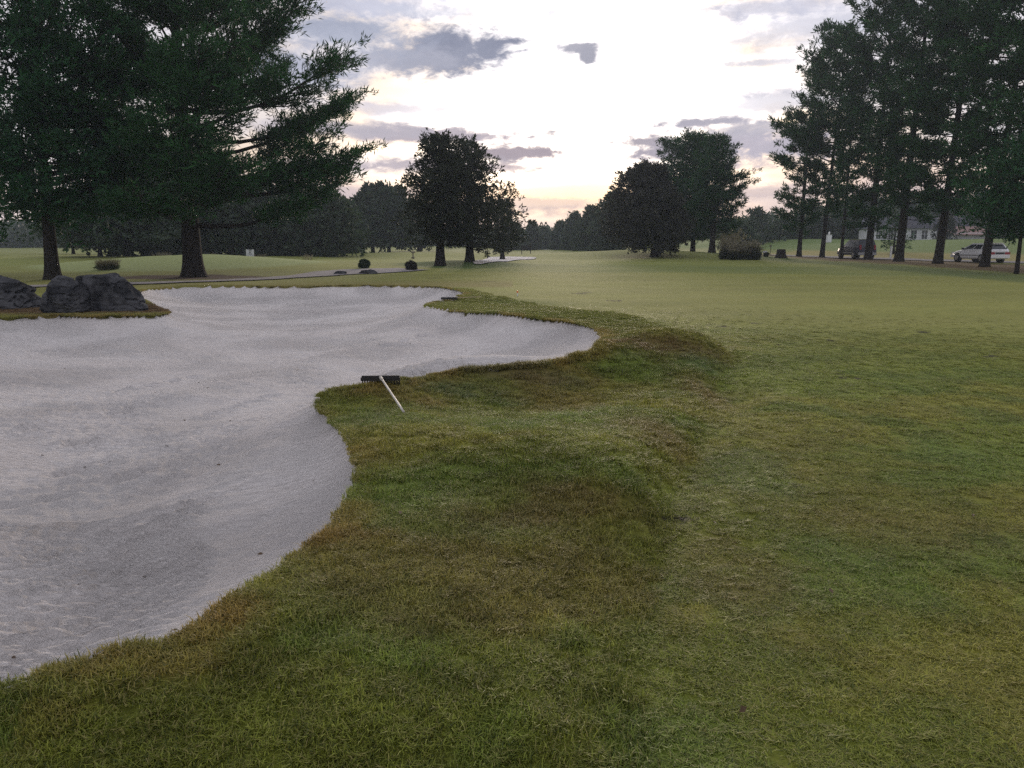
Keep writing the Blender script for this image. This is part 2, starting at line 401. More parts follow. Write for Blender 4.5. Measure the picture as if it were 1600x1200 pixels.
# ------------------------------------------------------------------ object helpers
COL = sc.collection
def mesh_np(name, V, groups, attrs=None, smooth=False, mats=()):
    """V (n,3); groups = list of index arrays (m,3) or (m,4)"""
    me = bpy.data.meshes.new(name)
    V = np.asarray(V, np.float32)
    groups = [np.asarray(g, np.int32) for g in groups if len(g)]
    nl = sum(g.size for g in groups); npoly = sum(len(g) for g in groups)
    me.vertices.add(len(V)); me.vertices.foreach_set('co', V.ravel())
    me.loops.add(nl); me.polygons.add(npoly)
    if npoly:
        me.loops.foreach_set('vertex_index', np.concatenate([g.ravel() for g in groups]))
        tot = np.concatenate([np.full(len(g), g.shape[1], np.int32) for g in groups])
        st = np.concatenate([[0], np.cumsum(tot)[:-1]]).astype(np.int32)
        me.polygons.foreach_set('loop_start', st)
        me.polygons.foreach_set('loop_total', tot)
        me.polygons.foreach_set('use_smooth', np.full(npoly, smooth))
    for k, a in (attrs or {}).items():
        a = np.asarray(a, np.float32)
        if a.ndim == 1:
            at_ = me.attributes.new(k, 'FLOAT', 'POINT'); at_.data.foreach_set('value', a)
        elif a.shape[1] == 3:
            at_ = me.attributes.new(k, 'FLOAT_VECTOR', 'POINT'); at_.data.foreach_set('vector', a.ravel())
    me.update(calc_edges=True); me.validate()
    for m in mats: me.materials.append(m)
    return me
def link(name, me, parent=None, loc=None):
    o = bpy.data.objects.new(name, me); COL.objects.link(o)
    if parent is not None: o.parent = parent
    if loc is not None: o.location = loc
    return o
def tag(o, label=None, cat=None, group=None, kind=None):
    if label: o['label'] = label
    if cat: o['category'] = cat
    if group: o['group'] = group
    if kind: o['kind'] = kind
    return o
def thing(name, label, cat, loc=(0, 0, 0), rz=0, group=None):
    o = bpy.data.objects.new(name, None); COL.objects.link(o); o.empty_display_size = .2
    o.location = loc; o.rotation_euler = (0, 0, rz); return tag(o, label, cat, group)

class Acc:
    """collects boxes, tubes and prisms into one mesh"""
    def __init__(s): s.V = []; s.Q = []; s.T = []; s.n = 0
    def add(s, V, F):
        V = np.asarray(V, float); F = np.asarray(F, int)+s.n
        s.V.append(V); (s.Q if F.shape[1] == 4 else s.T).append(F); s.n += len(V); return s
    def box(s, c, d, rz=0, taper=1.0):
        hx, hy, hz = d[0]/2, d[1]/2, d[2]/2
        v = np.array([(x*(1 if z < 0 else taper), y*(1 if z < 0 else taper), z) for z in (-hz, hz) for x, y in ((-hx, -hy), (hx, -hy), (hx, hy), (-hx, hy))])
        cc, ss = math.cos(rz), math.sin(rz)
        v = np.stack([v[:, 0]*cc-v[:, 1]*ss, v[:, 0]*ss+v[:, 1]*cc, v[:, 2]], 1)+np.array(c)
        return s.add(v, [(0, 3, 2, 1), (4, 5, 6, 7), (0, 1, 5, 4), (1, 2, 6, 5), (2, 3, 7, 6), (3, 0, 4, 7)])
    def tube(s, P, R, k=6, cap=True):
        P = np.asarray(P, float); R = np.broadcast_to(np.asarray(R, float), (len(P),))
        T = np.gradient(P, axis=0); T /= np.linalg.norm(T, axis=1)[:, None]+1e-9
        ref = np.where((np.abs(T[:, 2]) > .9)[:, None], np.array([[1., 0, 0]]), np.array([[0, 0, 1.]]))
        U = np.cross(T, ref); U /= np.linalg.norm(U, axis=1)[:, None]+1e-9
        W = np.cross(T, U)
        a = np.arange(k)*2*PI/k
        V = P[:, None]+R[:, None, None]*(np.cos(a)[None, :, None]*U[:, None]+np.sin(a)[None, :, None]*W[:, None])
        n = len(P); i = np.arange(n-1)[:, None]*k; j = np.arange(k)[None]; j2 = (j+1) % k
        Q = np.stack([i+j, i+j2, i+k+j2, i+k+j], -1).reshape(-1, 4)
        s.add(V.reshape(-1, 3), Q)
        if cap:
            c0 = s.n; s.V.append(P[[0, -1]]); s.n += 2
            b = c0-n*k
            jj = np.arange(k)
            s.T.append(np.stack([np.full(k, c0), b+(jj+1) % k, b+jj], -1))
            s.T.append(np.stack([np.full(k, c0+1), b+(n-1)*k+jj, b+(n-1)*k+(jj+1) % k], -1))
        return s
    def poly_prism(s, pts, y0, y1):
        """outline pts (x,z), extruded along y"""
        n = len(pts); v = [(x, y0, z) for x, z in pts]+[(x, y1, z) for x, z in pts]
        i = np.arange(n); s.add(v, np.stack([i, (i+1) % n, n+(i+1) % n, n+i], -1))
        c = s.n; s.V.append(np.array([(np.mean([p[0] for p in pts]), y0, np.mean([p[1] for p in pts])), (np.mean([p[0] for p in pts]), y1, np.mean([p[1] for p in pts]))])); s.n += 2
        b = c-2*n
        s.T.append(np.stack([np.full(n, c), b+(i+1) % n, b+i], -1)); s.T.append(np.stack([np.full(n, c+1), b+n+i, b+n+(i+1) % n], -1)); return s
    def mesh(s, name, mat, smooth=False):
        g = []
        if s.Q: g.append(np.concatenate(s.Q))
        if s.T: g.append(np.concatenate(s.T))
        return mesh_np(name, np.concatenate(s.V), g, None, smooth, (mat,))
    def build(s, name, mat, parent=None, smooth=False, loc=None): return link(name, s.mesh(name, mat, smooth), parent, loc)

# ------------------------------------------------------------------ materials
def mat(name, col=(.5, .5, .5), rough=.8, metal=0, fn=None, spec=.5):
    m = bpy.data.materials.new(name); m.use_nodes = True
    t = NT(m.node_tree); b = t.n['Principled BSDF']
    b.inputs['Base Color'].default_value = (*col, 1); b.inputs['Roughness'].default_value = rough; b.inputs['Metallic'].default_value = metal
    b.inputs['Specular IOR Level'].default_value = spec
    if fn: fn(t, b)
    return m
def worn(c1, c2, scale, bumpd=.0, bs=None, bstr=.4):
    def f(t, b):
        tc = t.new('ShaderNodeTexCoord')
        n = t.noise(tc.outputs['Object'], scale, 5, .6)
        t.l.new(t.mix(t.ramp(n, .35, .65), c1, c2), b.inputs['Base Color'])
        if bumpd:
            h = t.noise(tc.outputs['Object'], bs or scale*2, 6, .65)
            bp = t.new('ShaderNodeBump'); bp.inputs['Strength'].default_value = bstr; bp.inputs['Distance'].default_value = bumpd
            t.l.new(h, bp.inputs['Height']); t.l.new(bp.outputs[0], b.inputs['Normal'])
    return f
def turf_mat():
    def f(t, b):
        at_ = t.new('ShaderNodeAttribute', attribute_name='gcol')
        geo = t.new('ShaderNodeNewGeometry')
        n = t.noise(geo.outputs['Position'], 6, 6, .7); n2 = t.noise(geo.outputs['Position'], 45, 3, .7)
        k = t.m('ADD', t.m('MULTIPLY', n, .55), t.m('MULTIPLY', n2, .75))
        c = t.mix(1.0, at_.outputs['Vector'], t.comb(k, k, k), 'MULTIPLY')
        c = t.mix(t.m('MULTIPLY', t.ramp(n, .55, .75), .25), c, (.16, .12, .06))
        t.l.new(t.mix(1.0, c, (1.25, 1.25, 1.25), 'MULTIPLY'), b.inputs['Base Color'])
        h = t.m('ADD', t.m('MULTIPLY', n2, .6), t.m('MULTIPLY', t.noise(geo.outputs['Position'], 14, 5, .7), .8))
        bp = t.new('ShaderNodeBump'); bp.inputs['Strength'].default_value = .8; bp.inputs['Distance'].default_value = .014
        t.l.new(h, bp.inputs['Height']); t.l.new(bp.outputs[0], b.inputs['Normal'])
    return mat('turf', rough=.9, fn=f, spec=.15)
def sand_mat():
    def f(t, b):
        geo = t.new('ShaderNodeNewGeometry'); P = geo.outputs['Position']
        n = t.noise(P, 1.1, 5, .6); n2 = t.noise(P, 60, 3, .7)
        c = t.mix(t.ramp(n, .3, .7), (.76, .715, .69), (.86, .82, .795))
        c = t.mix(t.m('MULTIPLY', t.ramp(n2, .52, .72), .20), c, (.38, .34, .32))  # dark flecks: shade of the small sand relief painted into the colour
        t.l.new(c, b.inputs['Base Color'])
        mp = t.new('ShaderNodeMapping'); t.l.new(P, mp.inputs[0]); mp.inputs['Rotation'].default_value = (0, 0, .25); mp.inputs['Scale'].default_value = (1, 2.6, 1)
        r1 = t.noise(mp.outputs[0], 9, 6, .65, .8); r2 = t.noise(mp.outputs[0], 32, 4, .7, .4); r3 = t.noise(P, 150, 2, .6)
        msk = t.ramp(t.noise(P, .55, 3, .5), .42, .6)
        # rake grooves, curved, in places only
        mp2 = t.new('ShaderNodeMapping'); t.l.new(P, mp2.inputs[0]); mp2.inputs['Rotation'].default_value = (0, 0, -.5)
        wv = t.new('ShaderNodeTexWave'); wv.bands_direction = 'Y'; wv.inputs['Scale'].default_value = 5.5; wv.inputs['Distortion'].default_value = 5; wv.inputs['Detail'].default_value = 3; wv.inputs['Detail Scale'].default_value = .6
        t.l.new(mp2.outputs[0], wv.inputs['Vector'])
        wm = t.ramp(t.noise(P, .8, 2, .5), .50, .62)
        h = t.m('ADD', t.m('MULTIPLY', r1, .9), t.m('MULTIPLY', t.m('MULTIPLY', r2, t.m('ADD', .35, msk)), .55))
        h = t.m('ADD', h, t.m('MULTIPLY', r3, .12)); h = t.m('ADD', h, t.m('MULTIPLY', t.m('MULTIPLY', wv.outputs[1], wm), .22))
        bp = t.new('ShaderNodeBump'); bp.inputs['Strength'].default_value = 1.0; bp.inputs['Distance'].default_value = .10
        t.l.new(h, bp.inputs['Height']); t.l.new(bp.outputs[0], b.inputs['Normal'])
    return mat('bunker_sand', rough=.95, fn=f, spec=.2)
def leaf_mat(name, c1, c2, trans=.16, rough=.6):
    m = bpy.data.materials.new(name); m.use_nodes = True
    t = NT(m.node_tree); b = t.n['Principled BSDF']; out = t.n['Material Output']
    at_ = t.new('ShaderNodeAttribute', attribute_name='tint')
    c = t.mix(at_.outputs['Fac'], c1, c2)
    t.l.new(c, b.inputs['Base Color']); b.inputs['Roughness'].default_value = rough; b.inputs['Specular IOR Level'].default_value = .2
    tr = t.new('ShaderNodeBsdfTranslucent'); t.l.new(t.mix(1.0, c, (1.1, 1.2, .7), 'MULTIPLY'), tr.inputs[0])
    mx = t.new('ShaderNodeMixShader'); mx.inputs[0].default_value = trans
    t.l.new(b.outputs[0], mx.inputs[1]); t.l.new(tr.outputs[0], mx.inputs[2]); t.l.new(mx.outputs[0], out.inputs[0])
    return m
M = {}
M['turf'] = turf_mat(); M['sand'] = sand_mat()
M['bark'] = mat('bark', rough=.95, fn=worn((.016, .014, .012), (.038, .032, .028), 6, .05, 9, .9), spec=.1)
M['pine'] = leaf_mat('pine_needles', (.007, .038, .010), (.028, .104, .024))
M['cedar'] = leaf_mat('cedar_sprays', (.018, .026, .017), (.042, .052, .028), .15)
M['juniper'] = leaf_mat('juniper_sprays', (.024, .026, .022), (.050, .050, .038), .12)
M['hemlock'] = leaf_mat('dense_evergreen_leaves', (.006, .036, .012), (.022, .094, .027), .2)
M['broad'] = leaf_mat('broad_leaves', (.024, .044, .027), (.062, .090, .052), .25)
M['rock'] = mat('dark_rock', rough=.9, fn=worn((.014, .015, .018), (.085, .087, .094), 2.2, .06, 7, .8), spec=.2)
M['black'] = mat('black_plastic', (.012, .012, .013), .5)
M['handle'] = mat('pale_rake_handle', rough=.55, fn=worn((.50, .48, .43), (.38, .35, .30), 9))
M['tan'] = mat('tan_wood', (.42, .34, .20), .6)
M['path'] = mat('gravel_path', rough=.95, fn=worn((.20, .185, .185), (.27, .25, .25), 2.0, .02, 20, .5))
M['road'] = mat('asphalt', rough=.9, fn=worn((.13, .125, .13), (.19, .18, .185), 1.5, .01, 20, .4))
M['white'] = mat('white_paint', rough=.6, fn=worn((.74, .74, .76), (.64, .64, .67), 1.5))
M['glass'] = mat('window_glass', (.03, .035, .045), .12)
M['roof'] = mat('grey_shingle', rough=.9, fn=worn((.10, .10, .13), (.16, .15, .19), 3))
M['redroof'] = mat('faded_red_roof', rough=.85, fn=worn((.28, .17, .15), (.23, .14, .125), 3))
M['garage'] = mat('garage_door_paint', (.52, .50, .52), .6)
M['silver'] = mat('silver_car_paint', (.78, .78, .80), .28, .1)
M['navy'] = mat('dark_blue_car_paint', (.022, .026, .045), .22, .2)
M['greytrim'] = mat('grey_car_trim', (.30, .30, .31), .5)
M['tyre'] = mat('tyre_rubber', (.015, .015, .015), .85)
M['rim'] = mat('wheel_rim', (.45, .45, .46), .35, .8)
M['red'] = mat('tail_light_red', (.30, .012, .02), .3)
M['lamp'] = mat('clear_lamp', (.75, .75, .72), .2)
M['straw'] = leaf_mat('dry_grass_blades', (.15, .13, .10), (.32, .28, .22), .3)
M['weed'] = leaf_mat('weed_stems', (.10, .08, .055), (.16, .13, .08), .2)
M['orange'] = mat('orange_plastic', (.75, .20, .05), .5)
M['print'] = mat('sign_print', (.02, .02, .025), .6)
M['signface'] = mat('sign_white', (.66, .68, .72), .5)
M['wood'] = mat('weathered_wood', rough=.9, fn=worn((.10, .085, .07), (.18, .15, .12), 8))

# ------------------------------------------------------------------ ground sheets
def polar(r, th):
    R, T = np.meshgrid(r, th, indexing='ij')
    X = R*np.sin(T); Y = R*np.cos(T); nr, nt = R.shape
    i = np.arange(nr-1)[:, None]*nt; j = np.arange(nt-1)[None]
    Q = np.stack([i+j, i+j+1, i+nt+j+1, i+nt+j], -1).reshape(-1, 4)[:, ::-1]
    return X.ravel(), Y.ravel(), Q
th = np.concatenate([np.linspace(-180, -48, 60)[:-1], np.linspace(-48, 42, 560), np.linspace(42, 180, 60)[1:]])
r = np.concatenate([np.linspace(.05, 1.4, 12)[:-1], np.geomspace(1.4, 34, 300)[:-1], np.geomspace(34, 160, 130)[:-1], np.geomspace(160, 700, 14)])
X, Y, Q = polar(r, np.radians(th))
sdv = SD(X, Y) + (fbm(X*5, Y*5, 61, 3)-.5)*.10*(np.hypot(X, Y) < 40)
Z = G(X, Y)
Zl = (fbm(X*3.1, Y*3.1, 62, 3)-.5)*.045*rough(X, Y)
Z = Z + Zl - sstep(.0, .12, sdv)*.30 - np.where(sdv > 0, bowl(sdv, X, Y), 0) - sstep(.3, 1.2, sdv)*.35
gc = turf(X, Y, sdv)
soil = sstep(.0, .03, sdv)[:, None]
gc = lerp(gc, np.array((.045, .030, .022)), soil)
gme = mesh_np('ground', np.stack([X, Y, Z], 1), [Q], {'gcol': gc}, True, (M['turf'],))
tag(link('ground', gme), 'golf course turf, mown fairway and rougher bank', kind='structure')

th = np.radians(np.concatenate([np.linspace(-75, -40, 40)[:-1], np.linspace(-40, 10, 560)]))
r = np.geomspace(2.6, 36, 460)
X, Y, Q = polar(r, th)
sdv = SD(X, Y)
keep = sdv > -.25
Z = S(X, Y, sdv)
Z = np.where(sdv < 0, np.minimum(Z, G(X, Y)-.05-.6*(-sdv)), Z)
fk = keep[Q].all(1); Q = Q[fk]
used = np.unique(Q); rm = np.full(len(X), -1); rm[used] = np.arange(len(used))
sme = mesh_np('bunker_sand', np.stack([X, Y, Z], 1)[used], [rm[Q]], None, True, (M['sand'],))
tag(link('bunker_sand', sme), 'pale raked sand of the large bunker', kind='structure')

def sheet(name, poly, m, n, lift, label):
    """a draped sheet with its own outline"""
    x0, y0 = poly.min(0); x1, y1 = poly.max(0)
    c = poly.mean(0); ts = np.linspace(0, 1, n)
    P = c[None, None]+(poly[None]-c)*ts[:, None, None]
    X = P[..., 0].ravel(); Y = P[..., 1].ravel(); k = len(poly)
    i = np.arange(n-1)[:, None]*k; j = np.arange(k)[None]; Qd = np.stack([i+j, i+(j+1) % k, i+k+(j+1) % k, i+k+j], -1).reshape(-1, 4)[:, ::-1]
    me = mesh_np(name, np.stack([X, Y, G(X, Y)+lift], 1), [Qd], None, True, (m,))
    return tag(link(name, me), label, kind='structure')
def strip(name, pts, w, m, lift, label):
    P = np.array(pts, float); t = np.linspace(0, len(P)-1, 160)
    x = np.interp(t, range(len(P)), P[:, 0]); y = np.interp(t, range(len(P)), P[:, 1])
    ker = np.ones(9)/9
    xs = np.convolve(np.pad(x, 4, 'edge'), ker, 'valid'); ys = np.convolve(np.pad(y, 4, 'edge'), ker, 'valid')
    W = np.interp(t, range(len(P)), w if hasattr(w, '__len__') else [w]*len(P))*(1+.12*(vnoise(t*1.7, t*0, 8)-.5))
    dx, dy = np.gradient(xs), np.gradient(ys); L = np.hypot(dx, dy)
    nx, ny = -dy/L, dx/L
    k = 7; o = np.linspace(-.5, .5, k)
    X = xs[:, None]+nx[:, None]*W[:, None]*o; Y = ys[:, None]+ny[:, None]*W[:, None]*o
    i = np.arange(159)[:, None]*k; j = np.arange(k-1)[None]
    Qd = np.stack([i+j, i+j+1, i+k+j+1, i+k+j], -1).reshape(-1, 4)
    me = mesh_np(name, np.stack([X, Y, G(X, Y)+lift], -1).reshape(-1, 3), [Qd], None, True, (m,))
    me.flip_normals() if me.polygons[0].normal.z < 0 else None
    return tag(link(name, me), label, kind='structure')
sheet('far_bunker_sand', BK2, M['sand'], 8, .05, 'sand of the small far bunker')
strip('road', ROAD, 5.0, M['road'], .05, 'narrow grey road beyond the row of pines')
strip('cart_path', [ground(-150, 452), ground(60, 448), ground(225, 443), ground(330, 440), ground(420, 436), ground(480, 432), ground(530, 427), ground(580, 424), ground(650, 421)],
      [1.2, 1.2, 1.2, 1.3, 1.4, 1.8, 2.8, 3.4, 2.4], M['path'], .04, 'pale gravel cart path curving past the bunker')

# ------------------------------------------------------------------ grass blades (uncountable): one object, tufts set out by geometry nodes
def blade_template(n, R, h, w, seed, lean=.6):
    g = np.random.default_rng(seed)
    a = g.uniform(0, 2*PI, n); rr = R*np.sqrt(g.uniform(0, 1, n))
    b = np.stack([rr*np.cos(a), rr*np.sin(a), np.full(n, -.006)], 1)
    az = g.uniform(0, 2*PI, n); hh = h*g.uniform(.5, 1.15, n); ln = hh*g.uniform(.15, 1.25, n)*lean
    d = np.stack([np.cos(az), np.sin(az), az*0], 1); pz = np.array([0, 0, 1.])
    sd = np.stack([-np.sin(az), np.cos(az), az*0], 1)*(w*g.uniform(.6, 1.2, n))[:, None]/2
    m = b+d*(ln*.35)[:, None]+pz*(hh*.6)[:, None]; tp = b+d*ln[:, None]+pz*(hh*g.uniform(.65, 1.0, n))[:, None]
    V = np.stack([b-sd, b+sd, m+sd*.8, m-sd*.8, tp], 1).reshape(-1, 3)
    i = np.arange(n)[:, None]*5
    tint = np.repeat(g.uniform(0, 1, n), 5)
    return V, i+np.array([[0, 1, 2, 3]]), i+np.array([[3, 2, 4]]), tint
def grass_mat():
    m = bpy.data.materials.new('grass_blades'); m.use_nodes = True
    t = NT(m.node_tree); b = t.n['Principled BSDF']; out = t.n['Material Output']
    ai = t.new('ShaderNodeAttribute', attribute_name='gcol', attribute_type='INSTANCER')
    at_ = t.new('ShaderNodeAttribute', attribute_name='tint'); k = at_.outputs['Fac']
    s = t.m('ADD', .75, t.m('MULTIPLY', k, 1.35))
    c = t.mix(1.0, ai.outputs['Vector'], t.comb(s, s, s), 'MULTIPLY')
    c = t.mix(t.m('MULTIPLY', t.ramp(k, .86, .9), .55), c, (.34, .26, .13))
    c = t.mix(t.m('MULTIPLY', t.ramp(k, .14, .08), .55), c, (.05, .09, .03))
    t.l.new(c, b.inputs['Base Color']); b.inputs['Roughness'].default_value = .55; b.inputs['Specular IOR Level'].default_value = .3
    tr = t.new('ShaderNodeBsdfTranslucent'); t.l.new(c, tr.inputs[0])
    mx = t.new('ShaderNodeMixShader'); mx.inputs[0].default_value = .3
    t.l.new(b.outputs[0], mx.inputs[1]); t.l.new(tr.outputs[0], mx.inputs[2]); t.l.new(mx.outputs[0], out.inputs[0])
    return m
M['grass'] = grass_mat()
def grass_points():
    P = []
    for r0, r1, dens, k in ((1.5, 4, 680, 1.0), (4, 7, 480, 1.05), (7, 11, 230, 1.3), (11, 16, 230, 1.25), (16, 28, 110, 1.3)):
        A = .5*(r1*r1-r0*r0)*rad(96); n = int(A*dens)
        rr = np.sqrt(RNG.uniform(r0*r0, r1*r1, n)); tt = RNG.uniform(rad(-48), rad(44), n)
        P.append(np.stack([rr*np.sin(tt), rr*np.cos(tt), np.full(n, k)], 1))
    # extra fringe leaning over the lip
    seg = np.roll(BK, -1, 0)-BK; Ls = np.hypot(seg[:, 0], seg[:, 1])
    for i in range(len(BK)):
        r_ = np.hypot(*BK[i])
        if BK[i, 1] < 1.5 or r_ > 31: continue
        n = int(Ls[i]*(90 if r_ < 12 else 30))
        if n == 0: continue
        tt = RNG.uniform(0, 1, n)[:, None]
        q = BK[i]+seg[i]*tt+RNG.normal(0, .025, (n, 2))
        P.append(np.concatenate([q, np.full((n, 1), 1.0 if r_ < 9 else 1.5)], 1))
    P = np.concatenate(P)
    x, y, k = P.T
    sd = SD(x, y)+(fbm(x*5, y*5, 61, 3)-.5)*.10
    rr_ = np.hypot(x, y); rg_ = rough(x, y)
    ok = (sd < .025) & ((RNG.uniform(0, 1, len(x)) > sstep(12, 22, rr_)) | (rg_ > .3))
    x, y, k, sd = x[ok], y[ok], k[ok], sd[ok]
    return x, y, k, sd
def build_grass():
    x, y, k, sd = grass_points()
    z = G(x, y)+(fbm(x*3.1, y*3.1, 62, 3)-.5)*.045*rough(x, y)
    col = turf(x, y, sd); rg = rough(x, y)
    # bare divots and straw stay short
    lum = col.sum(1)
    h = lerp(.34, .72, rg)*(.65+.7*fbm(x*2.3, y*2.3, 55, 3))
    h = h*np.where(lum < .09, .25, 1)*lerp(.8, .45+1.1*fbm(x*9, y*9, 56, 2), rg)
    h = h*np.where((sd > -.12), 1.15, 1)
    r_ = np.hypot(x, y); h = h*lerp(1, .30, sstep(8, 17, r_)*(1-rg))
    px, py = PINE_XY; 
    n = len(x)
    scl = np.stack([k, k, h*k**.35], 1)
    rot = np.stack([RNG.normal(0, .10, n), RNG.normal(0, .10, n), RNG.uniform(0, 2*PI, n)], 1)
    tid = RNG.integers(1, 4, n).astype(float)
    V = [np.stack([x, y, z], 1)]; Q = []; T = []; nn = n
    attr = {'tid': [tid], 'tmpl': [np.zeros(n)], 'tint': [np.zeros(n)], 'rot': [rot], 'scl': [scl], 'gcol': [col]}
    for s in (1, 2, 3):
        v, q, t_, ti = blade_template(72, .055, .042, .0043, 100+s, (.9, 1.3, .6)[s-1])
        V.append(v); Q.append(q+nn); T.append(t_+nn); nn += len(v); o = np.ones(len(v))
        attr['tid'].append(o*0); attr['tmpl'].append(o*s); attr['tint'].append(ti)
        for a in ('rot', 'scl', 'gcol'): attr[a].append(np.zeros((len(v), 3)))
    me = mesh_np('grass', np.concatenate(V), [np.concatenate(Q), np.concatenate(T)], {a: np.concatenate(b) for a, b in attr.items()}, False, (M['grass'],))
    o = link('grass', me); tag(o, 'short tufted turf grass on the bank and fairway', 'grass', kind='stuff')
    ng = bpy.data.node_groups.new('grass_tufts', 'GeometryNodeTree')
    ng.interface.new_socket('Geometry', in_out='INPUT', socket_type='NodeSocketGeometry'); ng.interface.new_socket('Geometry', in_out='OUTPUT', socket_type='NodeSocketGeometry')
    N = ng.nodes; L = ng.links
    gi = N.new('NodeGroupInput'); go = N.new('NodeGroupOutput'); jn = N.new('GeometryNodeJoinGeometry')
    def named(a, ty):
        q = N.new('GeometryNodeInputNamedAttribute'); q.data_type = ty; q.inputs['Name'].default_value = a; return q.outputs['Attribute']
    def eq(sock, val):
        c = N.new('FunctionNodeCompare'); c.data_type = 'FLOAT'; c.operation = 'EQUAL'
        L.new(sock, c.inputs[0]); c.inputs[1].default_value = val; c.inputs['Epsilon'].default_value = .1; return c.outputs[0]
    for s in (1, 2, 3):
        a = N.new('GeometryNodeSeparateGeometry'); a.domain = 'POINT'; L.new(gi.outputs[0], a.inputs[0]); L.new(eq(named('tid', 'FLOAT'), s), a.inputs['Selection'])
        b = N.new('GeometryNodeSeparateGeometry'); b.domain = 'POINT'; L.new(gi.outputs[0], b.inputs[0]); L.new(eq(named('tmpl', 'FLOAT'), s), b.inputs['Selection'])
        ip = N.new('GeometryNodeInstanceOnPoints'); L.new(a.outputs[0], ip.inputs['Points']); L.new(b.outputs[0], ip.inputs['Instance'])
        er = N.new('FunctionNodeEulerToRotation'); L.new(named('rot', 'FLOAT_VECTOR'), er.inputs[0])
        L.new(er.outputs[0], ip.inputs['Rotation']); L.new(named('scl', 'FLOAT_VECTOR'), ip.inputs['Scale'])
        L.new(ip.outputs[0], jn.inputs[0])
    L.new(jn.outputs[0], go.inputs[0])
    md = o.modifiers.new('tufts', 'NODES'); md.node_group = ng
    return n
NG = build_grass(); print('grass tufts', NG)

# ------------------------------------------------------------------ trees
def foliage(P, D, size, K, g, cone=.7, width=.16, spread=0.0, upbias=0.0):
    """P tuft points, D unit directions, size per tuft; K pointed sprays for each"""
    n = len(P)
    d = D[:, None]+g.normal(0, cone, (n, K, 3)); d[..., 2] += upbias
    d /= np.linalg.norm(d, axis=2)[..., None]
    L = size[:, None, None]*g.uniform(.55, 1.15, (n, K, 1))
    b = P[:, None]+g.normal(0, 1, (n, K, 3))*(spread*size[:, None, None])
    s = np.cross(d, g.normal(0, 1, (n, K, 3))); s /= np.linalg.norm(s, axis=2)[..., None]+1e-9
    w = L*width
    mid = b+d*L*.45
    V = np.stack([b, mid+s*w*.5, b+d*L, mid-s*w*.5], 2).reshape(-1, 3)
    i = np.arange(n*K)[:, None]*4
    tint = np.repeat(np.clip(np.repeat(g.normal(.45, .22, n), K)+g.normal(0, .12, n*K), 0, 1), 4)
    return V, i+np.array([[0, 1, 2, 3]]), tint
TREES = 0; TRIS = 0
